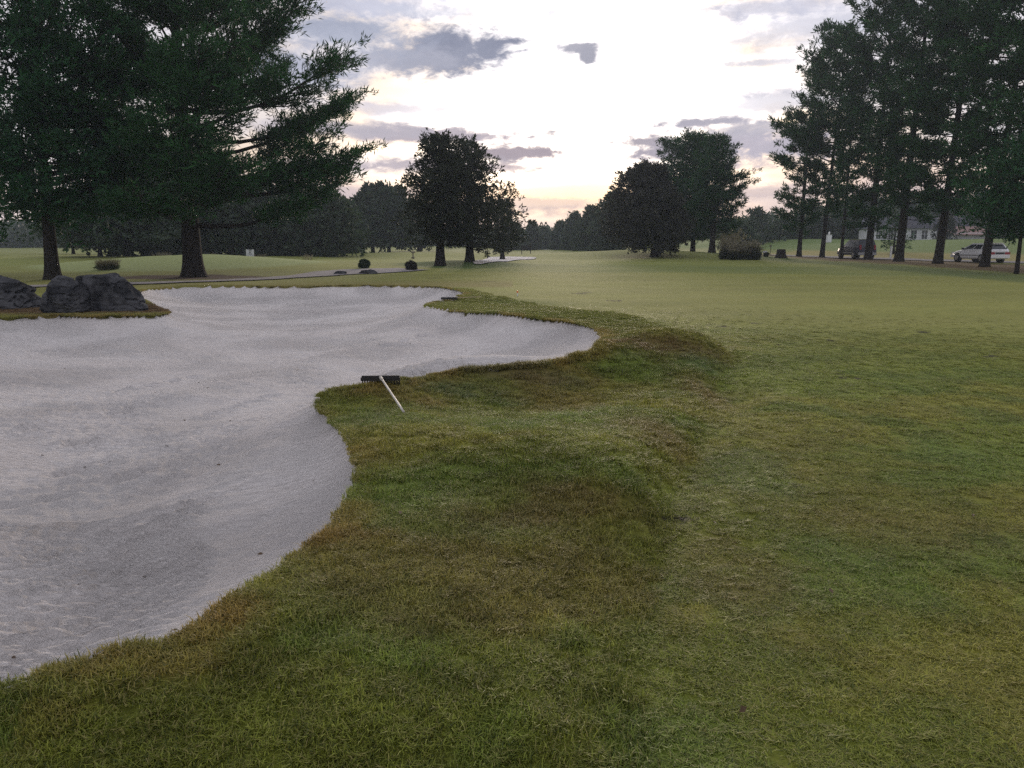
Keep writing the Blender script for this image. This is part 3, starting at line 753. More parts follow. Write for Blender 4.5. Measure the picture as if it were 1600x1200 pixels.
def tree(name, label, base, prof, trunk_px, style, group=None, d=None, seed=1, nb=60, ns=9, nt=7, K=7, tuft=.3, width=.16,
         lean=0.0, el=(-.05, .5), curve=.12, limbs=0, m='pine', clear=None, gap=0.0, depth=1.0, trunk_r=None, cone=.7, wob=.25, spread=.25, flare=1.5, fill=.30, inner=.34, topz=None, sub=.42, jit=.12):
    """base: trunk foot (u, v); prof: [(v, u_left, u_right)] from top to lowest foliage; all read off the photo, turned into metres at distance d"""
    global TRIS
    g = np.random.default_rng(seed)
    if d is None:
        q = ground(*base); d = q[1]
    bx = at(base[0], base[1], d)[0]; bz = gz(bx, d)-.05
    u0 = base[0]
    zs = np.array([at(u0, v, d)[2] for v, a, b in prof]); uc = lean
    Lx = np.array([at(a, v, d)[0] for v, a, b in prof]); Rx = np.array([at(b, v, d)[0] for v, a, b in prof])
    o = zs.argsort(); zs, Lx, Rx = zs[o], Lx[o], Rx[o]
    top = zs[-1]; H = top-bz
    r0 = trunk_px/F*d*(.43 if group is None else .32) if trunk_r is None else trunk_r
    n = 16; t = np.linspace(0, 1, n)
    tz = bz+t*H*.98
    sway = np.cumsum(g.normal(0, .02, n))*H*.10
    tx = bx+lean*H*t+sway*t; ty = d+np.cumsum(g.normal(0, .02, n))*H*.06*t
    tr = r0*((1-t)**.85*.94+.06)*(1+(flare-1)*np.exp(-t*H/.45))
    # extra ring close to the ground for the root flare
    TP = np.stack([tx, ty, tz], 1)
    def trunk_at(z):
        return np.array([np.interp(z, tz, tx), np.interp(z, tz, ty), z])
    A = Acc()
    t2 = np.concatenate([[0, .15/H, .35/H, .7/H, 1.2/H], t[2:]]) if H > 6 else t
    A.tube(np.stack([np.interp(t2, t, tx), np.interp(t2, t, ty), bz+t2*H*.98], 1), r0*((1-t2)**.85*.94+.06)*(1+(flare-1)*np.exp(-t2*H/.4)), 10)
    cz = zs[0] if clear is None else at(u0, clear, d)[2]
    limbsL = []
    TPs, TDs, TSs = [], [], []
    for i in range(nb):
        s = (i+g.uniform(0, 1))/nb
        z0 = cz+(top*.985-cz)*(s**.9)
        az = i*2.39996+g.normal(0, .35)
        e = lerp(el[0], el[1], s)+g.normal(0, .12)
        p0 = trunk_at(z0)
        def reach(z):
            l = p0[0]-np.interp(z, zs, Lx); r_ = np.interp(z, zs, Rx)-p0[0]
            c = math.cos(az)
            m_ = .5*(max(l, .2)+max(r_, .2))*depth
            side = max(r_ if c > 0 else l, .15)
            return side*c*c+m_*(1-c*c)
        L = reach(z0)
        for _ in range(4): L = .5*L+.5*reach(min(z0+L*(math.tan(e)+curve)*.85, top-.2))
        L = L*g.uniform(1-wob*1.6, 1.06)
        if L < .12: L = .12
        if gap and g.uniform() < gap: L *= .45
        k = 7; q = np.linspace(0, 1, k)
        dirh = np.array([math.cos(az), math.sin(az), 0])
        cv = curve*(1+g.normal(0, .3))
        pts = p0+dirh*(L*q)[:, None]+np.array([0, 0, 1.])*(L*(math.tan(e)*q+cv*q*q-(.06 if style == 'pine' else 0)*np.sin(q*PI)))[:, None]
        side = np.array([-dirh[1], dirh[0], 0])
        pts = pts+side*(L*.08*g.normal()*q*q)[:, None]
        lim = reach(min(pts[-1, 2], top-.1))*1.04
        if L > lim: pts[:, :2] = p0[:2]+(pts[:, :2]-p0[:2])*max(lim/L, .35)
        over = pts[:, 2] > top
        pts[over, 2] = top-(pts[over, 2]-top)*.1
        rb = min(r0*.42, .016*L+.012)*(1-s*.3)
        tgt = A
        if i < limbs: tgt = Acc(); limbsL.append(tgt)
        tgt.tube(pts, rb*(1-q*.85)+.006, 5 if rb > .05 else 4, cap=False)
        # secondaries
        m2 = max(3, int(ns*(L/3.5)**.7)) if ns > 3 else ns
        qs = np.sort(g.uniform(.18 if style != 'pine' else inner, 1.0, m2)); qs[-1] = .98
        st = np.stack([np.interp(qs, q, pts[:, c]) for c in range(3)], 1)
        bd = pts[-1]-pts[0]; bd /= np.linalg.norm(bd)
        sg = np.where(np.arange(m2) % 2 == 0, 1, -1)*g.uniform(.5, 1.25, m2); sg[-1] *= .2
        if style == 'pine':
            sdv = bd*np.cos(sg)[:, None]+side*np.sin(sg)[:, None]+np.array([0, 0, 1.])*g.normal(.10, .13, m2)[:, None]
        else:
            sdv = bd*np.cos(sg)[:, None]*.8+side*np.sin(sg)[:, None]+g.normal(0, .5, (m2, 3))+np.array([0, 0, .25])
        sdv /= np.linalg.norm(sdv, axis=1)[:, None]
        sl = L*sub*(1.12-.75*qs)*g.uniform(.6, 1.2, m2)+.25
        # tufts along secondaries
        nk = np.maximum(2, (nt*(sl/1.2)**.8).astype(int))
        idx = np.repeat(np.arange(m2), nk); f = g.uniform(.15, 1.05, len(idx))
        pp = st[idx]+sdv[idx]*(sl[idx]*f)[:, None]
        pp = pp+g.normal(0, 1, pp.shape)*np.array([1, 1, .38 if style == 'pine' else 1.])*(jit*sl[idx]*.8+.04)[:, None]
        dd = sdv[idx]+np.array([0, 0, .35 if style == 'pine' else .2])
        dd /= np.linalg.norm(dd, axis=1)[:, None]
        TPs.append(pp); TDs.append(dd); TSs.append(np.full(len(pp), tuft)*g.uniform(.7, 1.25, len(pp)))
        if style == 'pine' and r0 > .3:
            for j in range(0, m2, 2): tgt.tube(np.stack([st[j], st[j]+sdv[j]*sl[j]*.5+np.array([0, 0, .02]), st[j]+sdv[j]*sl[j]*.95+np.array([0, 0, .08*sl[j]])]), [rb*.35, rb*.22, .006], 3, cap=False)
    if style != 'pine':
        nf = int(sum(len(q_) for q_ in TPs)*fill)
        zf = cz+(top-cz)*g.uniform(0, 1, nf)**.9; af = g.uniform(0, 2*PI, nf); cf = np.cos(af)
        x0 = np.interp(zf, tz, tx); l_ = np.maximum(x0-np.interp(zf, zs, Lx), .15); r_f = np.maximum(np.interp(zf, zs, Rx)-x0, .15)
        sd_f = np.where(cf > 0, r_f, l_); Rf = sd_f*cf*cf+.5*(l_+r_f)*depth*(1-cf*cf)
        sc_ = H/9.0
        lump = .56+1.15*fbm(af*2.6+seed, zf/sc_*2.6, seed, 4)
        Rf = Rf*lump*g.uniform(.35, 1, nf)**.45
        pf = np.stack([x0+Rf*cf, np.interp(zf, tz, ty)+Rf*np.sin(af), zf], 1)
        df = np.stack([cf, np.sin(af), np.full(nf, .5)], 1); df /= np.linalg.norm(df, axis=1)[:, None]
        TPs.append(pf); TDs.append(df); TSs.append(np.full(nf, tuft)*g.uniform(.7, 1.25, nf))
    P = np.concatenate(TPs); D = np.concatenate(TDs); Sz = np.concatenate(TSs)
    V, Qd, tint = foliage(P, D, Sz, K, g, cone, width, spread)
    root = thing(name, label, 'tree', (bx, d, bz), 0, group)
    off = np.array([bx, d, bz])
    A.V = [v-off for v in A.V]
    A.build('trunk', M['bark'], root, True)
    for lb in limbsL:
        lb.V = [v-off for v in lb.V]; lb.build('limb', M['bark'], root, True)
    me = mesh_np('crown', V-off, [Qd], {'tint': tint}, False, (M[m],))
    link('crown', me, root)
    TRIS += len(Qd)*2
    return root

# --- left: large white pine and its neighbours
tree('pine_tree', 'large dark pine with thick trunk and low forking limbs, beside the left bunker edge', (303, 433),
     [(-190, 285, 330), (-120, 220, 400), (-40, 190, 445), (10, 175, 480), (45, 170, 478), (75, 165, 515), (120, 150, 575), (165, 140, 572), (230, 130, 562), (275, 135, 566), (305, 150, 580), (345, 180, 520), (362, 220, 420)],
     34, 'pine', d=None, seed=11, nb=92, ns=17, nt=12, K=9, tuft=.34, width=.16, inner=.42, el=(-.02, .62), curve=.20, limbs=14, clear=352, wob=.13, flare=1.55)
tree('evergreen_tree', 'dense broad dark evergreen on a bare leaning trunk, standing behind the boulders', (83, 436),
     [(-60, 120, 170), (-20, 60, 200), (10, 20, 222), (60, 25, 245), (120, 38, 262), (180, 32, 275), (240, 12, 285), (300, 5, 280), (340, 20, 250), (362, 55, 200)],
     24, 'dense', d=None, seed=12, nb=118, ns=13, nt=9, K=8, tuft=.28, width=.28, fill=.10, el=(-.05, .9), curve=.1, clear=345, m='hemlock', lean=.015, wob=.25, cone=.9, limbs=6)
tree('evergreen_tree', 'dark evergreen mostly outside the left edge, its branch tips hanging into view', (-95, 436),
     [(92, -130, -40), (104, -180, 4), (140, -200, 22), (200, -200, 20), (250, -200, 34), (300, -200, 38), (340, -200, 34), (375, -180, 20), (385, -140, -20)],
     24, 'dense', d=36, seed=13, nb=90, ns=11, nt=7, K=7, tuft=.30, width=.28, el=(-.1, .8), curve=.08, clear=375, m='hemlock', cone=.9)
tree('broadleaf_tree', 'low leafy tree seen under the left crowns, nearer the pine trunk', (157, 402),
     [(300, 130, 190), (320, 100, 230), (345, 90, 262), (370, 88, 272), (388, 108, 262)], 7, 'broad', d=70, seed=14, nb=60, ns=8, nt=8, K=7, tuft=.45, width=.5, m='broad', el=(-.05, .7), cone=1.2, clear=378)
tree('broadleaf_tree', 'small pale green tree just right of the leaning trunk, behind the boulders', (115, 398),
     [(300, 105, 125), (325, 88, 145), (350, 84, 150), (372, 90, 142), (388, 98, 130)], 5, 'broad', d=85, seed=15, nb=45, ns=7, nt=7, K=6, tuft=.5, width=.5, m='broad', el=(-.05, .7), cone=1.2)

# --- wood edge behind the left mound
W = [((200, 404), 210, 150, 262, 74, 'tall wood tree left of the pine trunk, dark under the crowns'), ((255, 404), 225, 205, 305, 80, 'wood tree directly left of the big pine trunk'),
     ((345, 406), 262, 300, 400, 84, 'leafy wood tree right behind the big pine trunk'), ((402, 406), 285, 352, 450, 80, 'dark leafy tree directly behind the white sign'),
     ((452, 406), 292, 402, 505, 82, 'leafy tree in the wood edge, right of the white sign'), ((505, 405), 300, 455, 552, 78, 'rightmost leafy tree of the wood edge by the low hedge'),
     ((538, 403), 318, 500, 568, 90, 'smaller leafy tree closing the wood edge on its right side')]
for i, (b, vt, ul, ur, d, lab) in enumerate(W):
    uc = (ul+ur)/2; h = 404-vt
    tree('broadleaf_tree', lab, b, [(vt, uc-10, uc+12), (vt+h*.12, lerp(uc, ul, .6), lerp(uc, ur, .6)), (vt+h*.35, ul+4, ur-4), (vt+h*.65, ul, ur), (vt+h*.97, ul+3, ur-3)], 9, 'broad', 'trees of the wood edge behind the left mound',
         d=d, seed=30+i, nb=75, ns=8, nt=8, K=6, tuft=.55, width=.5, m='broad', el=(-.25, .8), cone=1.2, clear=396)
tree('round_tree', 'round blue-hazed tree on a short trunk, left one of the far pair', (583, 400), [(296, 575, 605), (310, 558, 622), (340, 552, 630), (370, 550, 625), (386, 558, 612)], 9, 'broad', 'pair of far round trees',
     d=112, seed=41, nb=85, ns=8, nt=9, K=6, tuft=.6, width=.5, m='broad', el=(-.1, .9), cone=1.2, clear=380)
tree('round_tree', 'round blue-hazed tree on a short trunk, right one of the far pair', (608, 400), [(300, 600, 628), (315, 585, 640), (345, 580, 655), (372, 582, 652), (388, 590, 640)], 9, 'broad', 'pair of far round trees',
     d=110, seed=42, nb=85, ns=8, nt=9, K=6, tuft=.6, width=.5, m='broad', el=(-.1, .9), cone=1.2, clear=382)
tree('broadleaf_tree', 'hazy tree filling the gap left of the cedars', (655, 399), [(320, 635, 660), (345, 622, 680), (375, 620, 685), (390, 625, 680)], 7, 'broad', None,
     d=118, seed=43, nb=60, ns=7, nt=8, K=6, tuft=.6, width=.5, m='broad', el=(-.1, .9), cone=1.2, clear=384)
# --- centre: cedars
tree('cedar_tree', 'dark spreading cedar on a single crooked trunk, left tree of the central clump', (688, 415),
     [(216, 668, 690), (226, 660, 740), (250, 656, 758), (268, 650, 762), (282, 632, 764), (300, 627, 762), (318, 632, 765), (340, 628, 768), (362, 636, 765), (390, 648, 745)],
     17, 'dense', d=None, seed=51, nb=105, ns=13, nt=9, K=7, tuft=.26, width=.36, el=(-.1, .65), curve=.12, m='cedar', cone=.8, clear=382, wob=.42, lean=.01, fill=.14)
tree('cedar_tree', 'dark cedar with open lacy right side, right tree of the central clump', (734, 409),
     [(224, 712, 734), (236, 700, 752), (262, 690, 776), (285, 690, 790), (310, 694, 806), (335, 700, 818), (352, 700, 828), (368, 700, 824), (385, 706, 806), (396, 715, 762)],
     15, 'dense', d=None, seed=52, nb=100, ns=12, nt=8, K=7, tuft=.26, width=.34, el=(-.1, .65), curve=.12, m='cedar', cone=.8, clear=388, wob=.34, fill=.26)
tree('cedar_tree', 'small cone-bottomed cedar at the right foot of the central clump', (785, 402),
     [(318, 778, 792), (335, 765, 805), (355, 760, 812), (375, 764, 808), (388, 770, 800), (397, 778, 792)], 8, 'dense', d=72, seed=53, nb=90, ns=8, nt=7, K=7, tuft=.30, width=.36, el=(.1, 1.0), m='cedar', cone=.8, clear=397)
# --- centre distance: hazy trees
FC = [((805, 398), 356, 790, 822, 150, 'dense', 'small hazy tree low between the cedar clump and the gap'), ((832, 398), 350, 818, 846, 155, 'dense', 'hazy pointed tree left of the open gap'), ((850, 398), 358, 838, 862, 165, 'dense', 'hazy rounded tree at the left side of the gap'),
      ((875, 396), 350, 862, 896, 150, 'dense', 'hazy dark tree at the right side of the gap'), ((898, 396), 336, 880, 922, 140, 'broad', 'hazy round tree second from the gap, in the receding row'),
      ((925, 396), 326, 900, 952, 130, 'broad', 'large hazy tree third from the gap, in the receding row'), ((955, 396), 305, 925, 992, 118, 'broad', 'tall hazy tree just left of the juniper')]
for i, (b, vt, ul, ur, d, sty, lab) in enumerate(FC):
    uc = b[0]; h = 396-vt
    tree('hazy_tree', lab, b, [(vt, uc-2, uc+2), (vt+h*.18, lerp(uc, ul, .55), lerp(uc, ur, .55)), (vt+h*.45, lerp(uc, ul, .9), lerp(uc, ur, .9)), (vt+h*.75, ul, ur), (vt+h*.97, ul+2, ur-2)], 5, sty, 'hazy trees down the fairway',
         d=d, seed=60+i, nb=75, ns=7, nt=8, K=6, tuft=.6, width=.45, m='broad', el=(-.2, .9), cone=1.2, clear=393)
# --- right centre group
tree('juniper_tree', 'broad rounded reddish-dark juniper with a small white box on its trunk', (1022, 402),
     [(266, 985, 1000), (280, 972, 1018), (300, 962, 1045), (320, 955, 1062), (345, 952, 1068), (368, 957, 1068), (384, 962, 1062)], 12, 'dense', d=74, seed=71, nb=190, ns=10, nt=8, K=7, tuft=.36, width=.36, el=(-.15, .7), m='juniper', cone=.85, clear=382, curve=0)
tree('pine_tree', 'pine with a fan-shaped open top rising behind the juniper', (1045, 400),
     [(220, 1040, 1052), (230, 1026, 1066), (246, 1024, 1066), (256, 1036, 1056), (268, 1015, 1075), (300, 1005, 1085), (340, 1000, 1090), (375, 1008, 1080)], 9, 'pine', d=88, seed=72, nb=100, ns=9, nt=7, K=7, tuft=.45, width=.2, el=(.1, .75), clear=375)
tree('pine_tree', 'full pine behind the juniper, left trunk of the right-hand pair', (1082, 399),
     [(213, 1068, 1096), (225, 1060, 1112), (260, 1052, 1125), (300, 1042, 1134), (345, 1038, 1134), (394, 1050, 1112)], 9, 'dense', d=90, seed=73, nb=120, ns=10, nt=8, K=7, tuft=.45, width=.2, el=(-.05, .9), clear=375)
tree('pine_tree', 'spreading pine with ragged right side, right trunk of the pair by the ornamental grasses', (1112, 401),
     [(216, 1110, 1125), (226, 1095, 1150), (250, 1085, 1150), (262, 1082, 1164), (285, 1078, 1174), (310, 1072, 1168), (338, 1078, 1165), (355, 1085, 1150), (372, 1095, 1140)], 11, 'pine', d=82, seed=74, nb=120, ns=10, nt=8, K=7, tuft=.42, width=.2, el=(-.05, .8), clear=362, wob=.3)
# --- behind the right row
BR = [((1180, 396), 330, 1150, 1215, 130, 'pale thin-leaved tree behind the ornamental grasses'), ((1150, 396), 352, 1130, 1185, 120, 'low bluish tree right behind the ornamental grasses'), ((1222, 394), 345, 1198, 1252, 135, 'hazy tree behind the small white gable'),
      ((1262, 386), 322, 1228, 1300, 140, 'blue hazed tree between the two leftmost row pines'), ((1310, 386), 318, 1272, 1352, 140, 'blue hazed tree behind the thin row pine'), ((1352, 384), 300, 1312, 1398, 145, 'tall hazed tree left of the white house'),
      ((1400, 384), 305, 1362, 1445, 165, 'hazed tree rising over the white house roof, left side'), ((1462, 384), 300, 1415, 1510, 170, 'hazed tree over the middle of the white house'), ((1530, 384), 300, 1490, 1580, 165, 'hazed tree behind the garage'),
      ((1592, 388), 305, 1550, 1660, 130, 'hazed tree at the right edge behind the wagon'), ((1665, 388), 290, 1620, 1740, 125, 'hazed tree past the right edge')]
for i, (b, vt, ul, ur, d, lab) in enumerate(BR):
    uc = b[0]; h = b[1]-vt
    tree('hazy_tree', lab, b, [(vt, uc-4, uc+4), (vt+h*.15, lerp(uc, ul, .6), lerp(uc, ur, .6)), (vt+h*.4, ul+1, ur-1), (vt+h*.7, ul, ur), (vt+h*.97, ul+3, ur-3)], 6, 'broad', 'hazed trees beyond the road',
         d=d, seed=80+i, nb=60 if i else 40, ns=7, nt=7 if i else 4, K=6, tuft=.62, width=.45, m='broad', el=(-.2, .9), cone=1.2, clear=390)
# --- right row of tall pines
RP = [
 ((1248, 403), 11, [(150, 1245, 1262), (185, 1228, 1285), (200, 1202, 1290), (235, 1205, 1288), (262, 1222, 1275), (290, 1224, 1275), (318, 1200, 1272), (345, 1192, 1270), (356, 1228, 1262)], 'first pine of the right-hand row, leaning crown over the lawn', .012, 62, 78),
 ((1284, 403), 11, [(42, 1282, 1300), (60, 1256, 1325), (95, 1232, 1330), (140, 1226, 1340), (180, 1212, 1345), (215, 1225, 1345), (250, 1250, 1338), (300, 1258, 1330), (330, 1262, 1318)], 'tall narrow pine, second trunk of the right-hand row', .035, 95, 78),
 ((1314, 405), 8, [(50, 1312, 1330), (80, 1292, 1352), (140, 1290, 1356), (200, 1294, 1350), (260, 1300, 1345), (330, 1298, 1340)], 'thin straight trunked pine just left of the dark car', .012, 60, 73),
 ((1356, 406), 17, [(-40, 1350, 1375), (0, 1328, 1405), (50, 1322, 1415), (110, 1318, 1420), (180, 1322, 1420), (240, 1318, 1415), (290, 1318, 1402), (330, 1322, 1392), (348, 1330, 1380)], 'tall pine overlapping the rear of the dark car', .02, 120, 70),
 ((1404, 409), 20, [(-90, 1400, 1430), (-30, 1372, 1470), (40, 1365, 1480), (110, 1362, 1480), (180, 1365, 1478), (240, 1362, 1470), (290, 1368, 1460), (330, 1375, 1448), (352, 1385, 1440)], 'thick trunked pine right of the dark car, with the small conifer behind it', .03, 120, 64),
 ((1465, 412), 20, [(-130, 1480, 1510), (-60, 1440, 1560), (20, 1425, 1560), (100, 1420, 1560), (180, 1420, 1555), (240, 1415, 1545), (290, 1422, 1530), (325, 1432, 1520), (345, 1450, 1510)], 'thick leaning pine standing between the two cars', .055, 125, 58),
 ((1538, 417), 20, [(-160, 1560, 1600), (-80, 1510, 1650), (0, 1495, 1660), (90, 1492, 1660), (180, 1498, 1655), (260, 1500, 1640), (310, 1512, 1620), (350, 1530, 1610)], 'leaning pine trunk overlapping the silver wagon', .05, 120, 51),
]
for i, (b, w, pr, lab, lean, nb, d) in enumerate(RP):
    tree('pine_tree', lab, b, pr, w, 'pine', 'row of tall pines along the road', d=d, seed=120+i, nb=int(nb*1.0), ns=12, nt=10, K=7, tuft=.46, width=.21, lean=lean, el=(-.12, .65), clear=pr[-1][0]+(10 if b[0] < 1390 else -8), wob=.34, limbs=6, gap=.06, curve=.18, flare=1.45)
tree('young_tree', 'slim young evergreen with a thin trunk, frontmost at the right edge', (1588, 428), [(225, 1580, 1610), (250, 1550, 1660), (290, 1520, 1680), (330, 1518, 1680), (360, 1535, 1660), (378, 1560, 1635)], 8, 'dense', d=None, seed=140, nb=95, ns=9, nt=7, K=7, tuft=.3, width=.3,
     el=(-.15, .6), m='hemlock', cone=.9, clear=370, flare=1.2)
tree('pine_tree', 'tall pine past the right edge, boughs hanging into the top right', (1690, 424), [(-160, 1680, 1720), (-60, 1620, 1790), (40, 1580, 1800), (120, 1565, 1800), (200, 1565, 1800), (260, 1580, 1780), (330, 1610, 1760)], 22, 'pine', 'row of tall pines along the road', d=44, seed=141, nb=110, ns=11, nt=8, K=6, tuft=.40, width=.2,
     el=(-.1, .6), clear=300)
tree('small_conifer', 'small layered conifer on the lawn before the white house', (1396, 396), [(340, 1393, 1399), (352, 1386, 1408), (368, 1378, 1418), (384, 1376, 1424)], 4, 'pine', d=84, seed=142, nb=40, ns=6, nt=6, K=6, tuft=.35, width=.25, el=(-.1, .3), clear=386)
tree('small_conifer', 'dark bushy conifer between the house and its garage', (1476, 384), [(338, 1470, 1482), (350, 1464, 1488), (368, 1462, 1490), (380, 1464, 1488)], 4, 'dense', d=122, seed=143, nb=50, ns=6, nt=6, K=6, tuft=.5, width=.35, el=(-.1, .8), m='cedar', clear=382)

# far woods that read as one mass: ring behind everything
def far_woods():
    g = np.random.default_rng(200); P = []; S_ = []
    for (u0, u1, d, v0, v1, n) in ((-700, 420, 190, 352, 366, 9000), (300, 900, 210, 362, 372, 5000), (820, 880, 200, 362, 366, 600), (1000, 2300, 200, 338, 352, 9000)):
        u = g.uniform(u0, u1, n); x = (u-800)/F*d; y = d+g.uniform(-8, 25, n)
        topz = CAMH+(HZ-lerp(v0, v1, fbm(u*.02, u*0, 9, 3)))/F*d+1.5*(vnoise(u*.06, u*0, 5)-.5)*4
        z = g.uniform(0, 1, n)**.8; zz = G(x, y); P.append(np.stack([x, y, zz+(topz-zz)*z], 1)); S_.append(np.full(n, 1.5))
    P = np.concatenate(P); S_ = np.concatenate(S_)
    D = g.normal(0, 1, P.shape); D[:, 2] += .5; D /= np.linalg.norm(D, axis=1)[:, None]
    V, Qd, ti = foliage(P, D, S_, 5, g, 1.2, .55, .5)
    me = mesh_np('distant_woods', V, [Qd], {'tint': ti}, False, (M['broad'],))
    tag(link('distant_woods', me), 'far-off hazy woods closing the view', 'woods', kind='stuff')
    return len(Qd)*2
TRIS += far_woods()
print('foliage tris', TRIS)

# ------------------------------------------------------------------ boulders
def boulder(name, label, u0, u1, vtop, vbase, depth_k, seed, group=None, squareness=.5, d=None, m='rock', sub=5, sink=.12):
    import bmesh
    g = ground((u0+u1)/2, vbase); d = d or g[1]+.2
    x0 = at(u0, vbase, d)[0]; x1 = at(u1, vbase, d)[0]; cx = (x0+x1)/2; w = x1-x0
    zb = gz(cx, d)-sink; h = at((u0+u1)/2, vtop, d)[2]-zb
    bm = bmesh.new(); bmesh.ops.create_icosphere(bm, subdivisions=sub, radius=1)
    n = len(bm.verts); co = np.array([v.co[:] for v in bm.verts])
    F_ = np.array([[v.index for v in f.verts] for f in bm.faces]); bm.free()
    p = squareness; sg = np.sign(co); c2 = sg*np.abs(co)**(1-p*.55)
    c2 /= np.abs(c2).max()
    g_ = np.random.default_rng(seed)
    # cleave with random planes for faceted faces
    for k in range(22):
        nrm = g_.normal(0, 1, 3); nrm[2] = abs(nrm[2])*.6; nrm /= np.linalg.norm(nrm); off = g_.uniform(.55, .85)
        q = c2@nrm; m_ = q > off; c2[m_] -= nrm*((q[m_]-off)*.86)[:, None]
    a = fbm(c2[:, 0]*2+c2[:, 2]*1.3+seed, c2[:, 1]*2-c2[:, 2]*1.7, seed, 5)-.5
    b = fbm(c2[:, 0]*7+c2[:, 2]*5+seed, c2[:, 1]*7-c2[:, 2]*6, seed+5, 4)-.5
    lay = np.abs(((c2[:, 2]*3.2+a*2.2) % 1)-.5)*2
    rid_ = 1-np.abs(b)*6; c2 = c2*(1+.22*a+.06*b-.10*(lay < .16)-.03*np.clip(rid_, 0, 1))[:, None]
    c2 = (c2-c2.min(0))/(c2.max(0)-c2.min(0))*2-1
    V = c2*np.array([w/2, w/2*depth_k, h/2]); V[:, 2] += h/2
    me = mesh_np(name, V, [F_], None, False, (M[m],))
    o = link(name, me, None, (cx, d+w*depth_k*.35, zb)); tag(o, label, 'rock', group)
    return o
boulder('boulder', 'dark weathered boulder cut off by the left edge of the sand', -75, 51, 431, 484, .6, 5, 'boulders at the left bunker edge', .6)
boulder('boulder', 'dark rounded left block of the big pair of boulders', 53, 130, 431, 491, .75, 6, 'boulders at the left bunker edge', .4)
boulder('boulder', 'dark long flat-topped block, right half of the big pair of boulders', 108, 221, 427, 488, .5, 17, 'boulders at the left bunker edge', .85)
boulder('stone', 'small brown stone leaning at the right foot of the long boulder', 198, 212, 468, 484, .6, 9, None, .3, sub=3)
boulder('boulder', 'low dark stump-like rock on the path beyond the bunker, left of two', 519, 541, 423.5, 429.5, .8, 8, 'two low dark rocks on the path', .7, sub=4, sink=.05)
boulder('boulder', 'low humped dark rock on the path beyond the bunker, right of two', 559, 591, 421, 428.5, .6, 10, 'two low dark rocks on the path', .3, sub=4, sink=.05)
# stump by the right row
def stump():
    q = ground(1220, 403); A = Acc(); d = q[1]; w = 18/F*d/2
    zz = [0, .12, .35, .7, .82]; rr = [1.25, 1.0, .82, .74, .70]
    P = np.array([(0, 0, z) for z in zz]); A.tube(P, np.array(rr)*w, 12)
    o = A.build('tree_stump', M['bark'], None, True, (q[0], q[1], gz(*q)-.03)); tag(o, 'dark sawn tree stump left of the first pine in the right row', 'stump')
stump()

# ------------------------------------------------------------------ shrubs, ornamental grasses, weeds
def shrub(name, label, u, vb, wpx, hpx, group=None, seed=1, m='juniper', d=None, flat_=1.0):
    q = ground(u, vb); d = d or q[1]; x = at(u, vb, d)[0]; z = gz(x, d)
    w = wpx/F*d/2; h = hpx/F*d; g = np.random.default_rng(seed)
    n = int(1100); a = g.normal(0, 1, (n, 3)); a /= np.linalg.norm(a, axis=1)[:, None]; rr = g.uniform(.45, 1, n)**.5*(.70+.6*vnoise(a[:, 0]*2.5+5, a[:, 2]*2.5+a[:, 1]*2, seed))
    P = a*rr[:, None]*np.array([w*.9, w*.8, h*.5])+np.array([0, 0, h*.5]); P[:, 2] = np.maximum(P[:, 2], .02)
    V, Qd, ti = foliage(P, a, np.full(n, .14*max(w, .5)), 6, g, .8, .35, .3)
    root = thing(name, label, 'shrub', (x, d, z), 0, group)
    link('foliage', mesh_np('foliage', V, [Qd], {'tint': ti}, False, (M[m],)), root)
    A = Acc()
    for k in range(5):
        t_ = k*1.3; A.tube([(0, 0, -.03), (math.cos(t_)*w*.3, math.sin(t_)*w*.3, h*.6)], [.025, .008], 4)
    A.build('stem', M['bark'], root)
shrub('clipped_shrub', 'small squarish green shrub beside the path, the paler of two', 569.5, 419, 18, 13, 'two clipped shrubs beyond the path', 1, 'broad')
shrub('clipped_shrub', 'small round dark shrub beside the path, the darker of two', 642, 422.5, 19, 14, 'two clipped shrubs beyond the path', 2, 'juniper')
shrub('shrub', 'low dark shrub on the lawn left of the stump, right of the ornamental grasses', 1197, 401, 8, 6, None, 3, 'juniper')
shrub('shrub', 'tiny dark shrub right of the juniper trunk', 1030, 399, 6, 6, None, 4, 'juniper', 76)
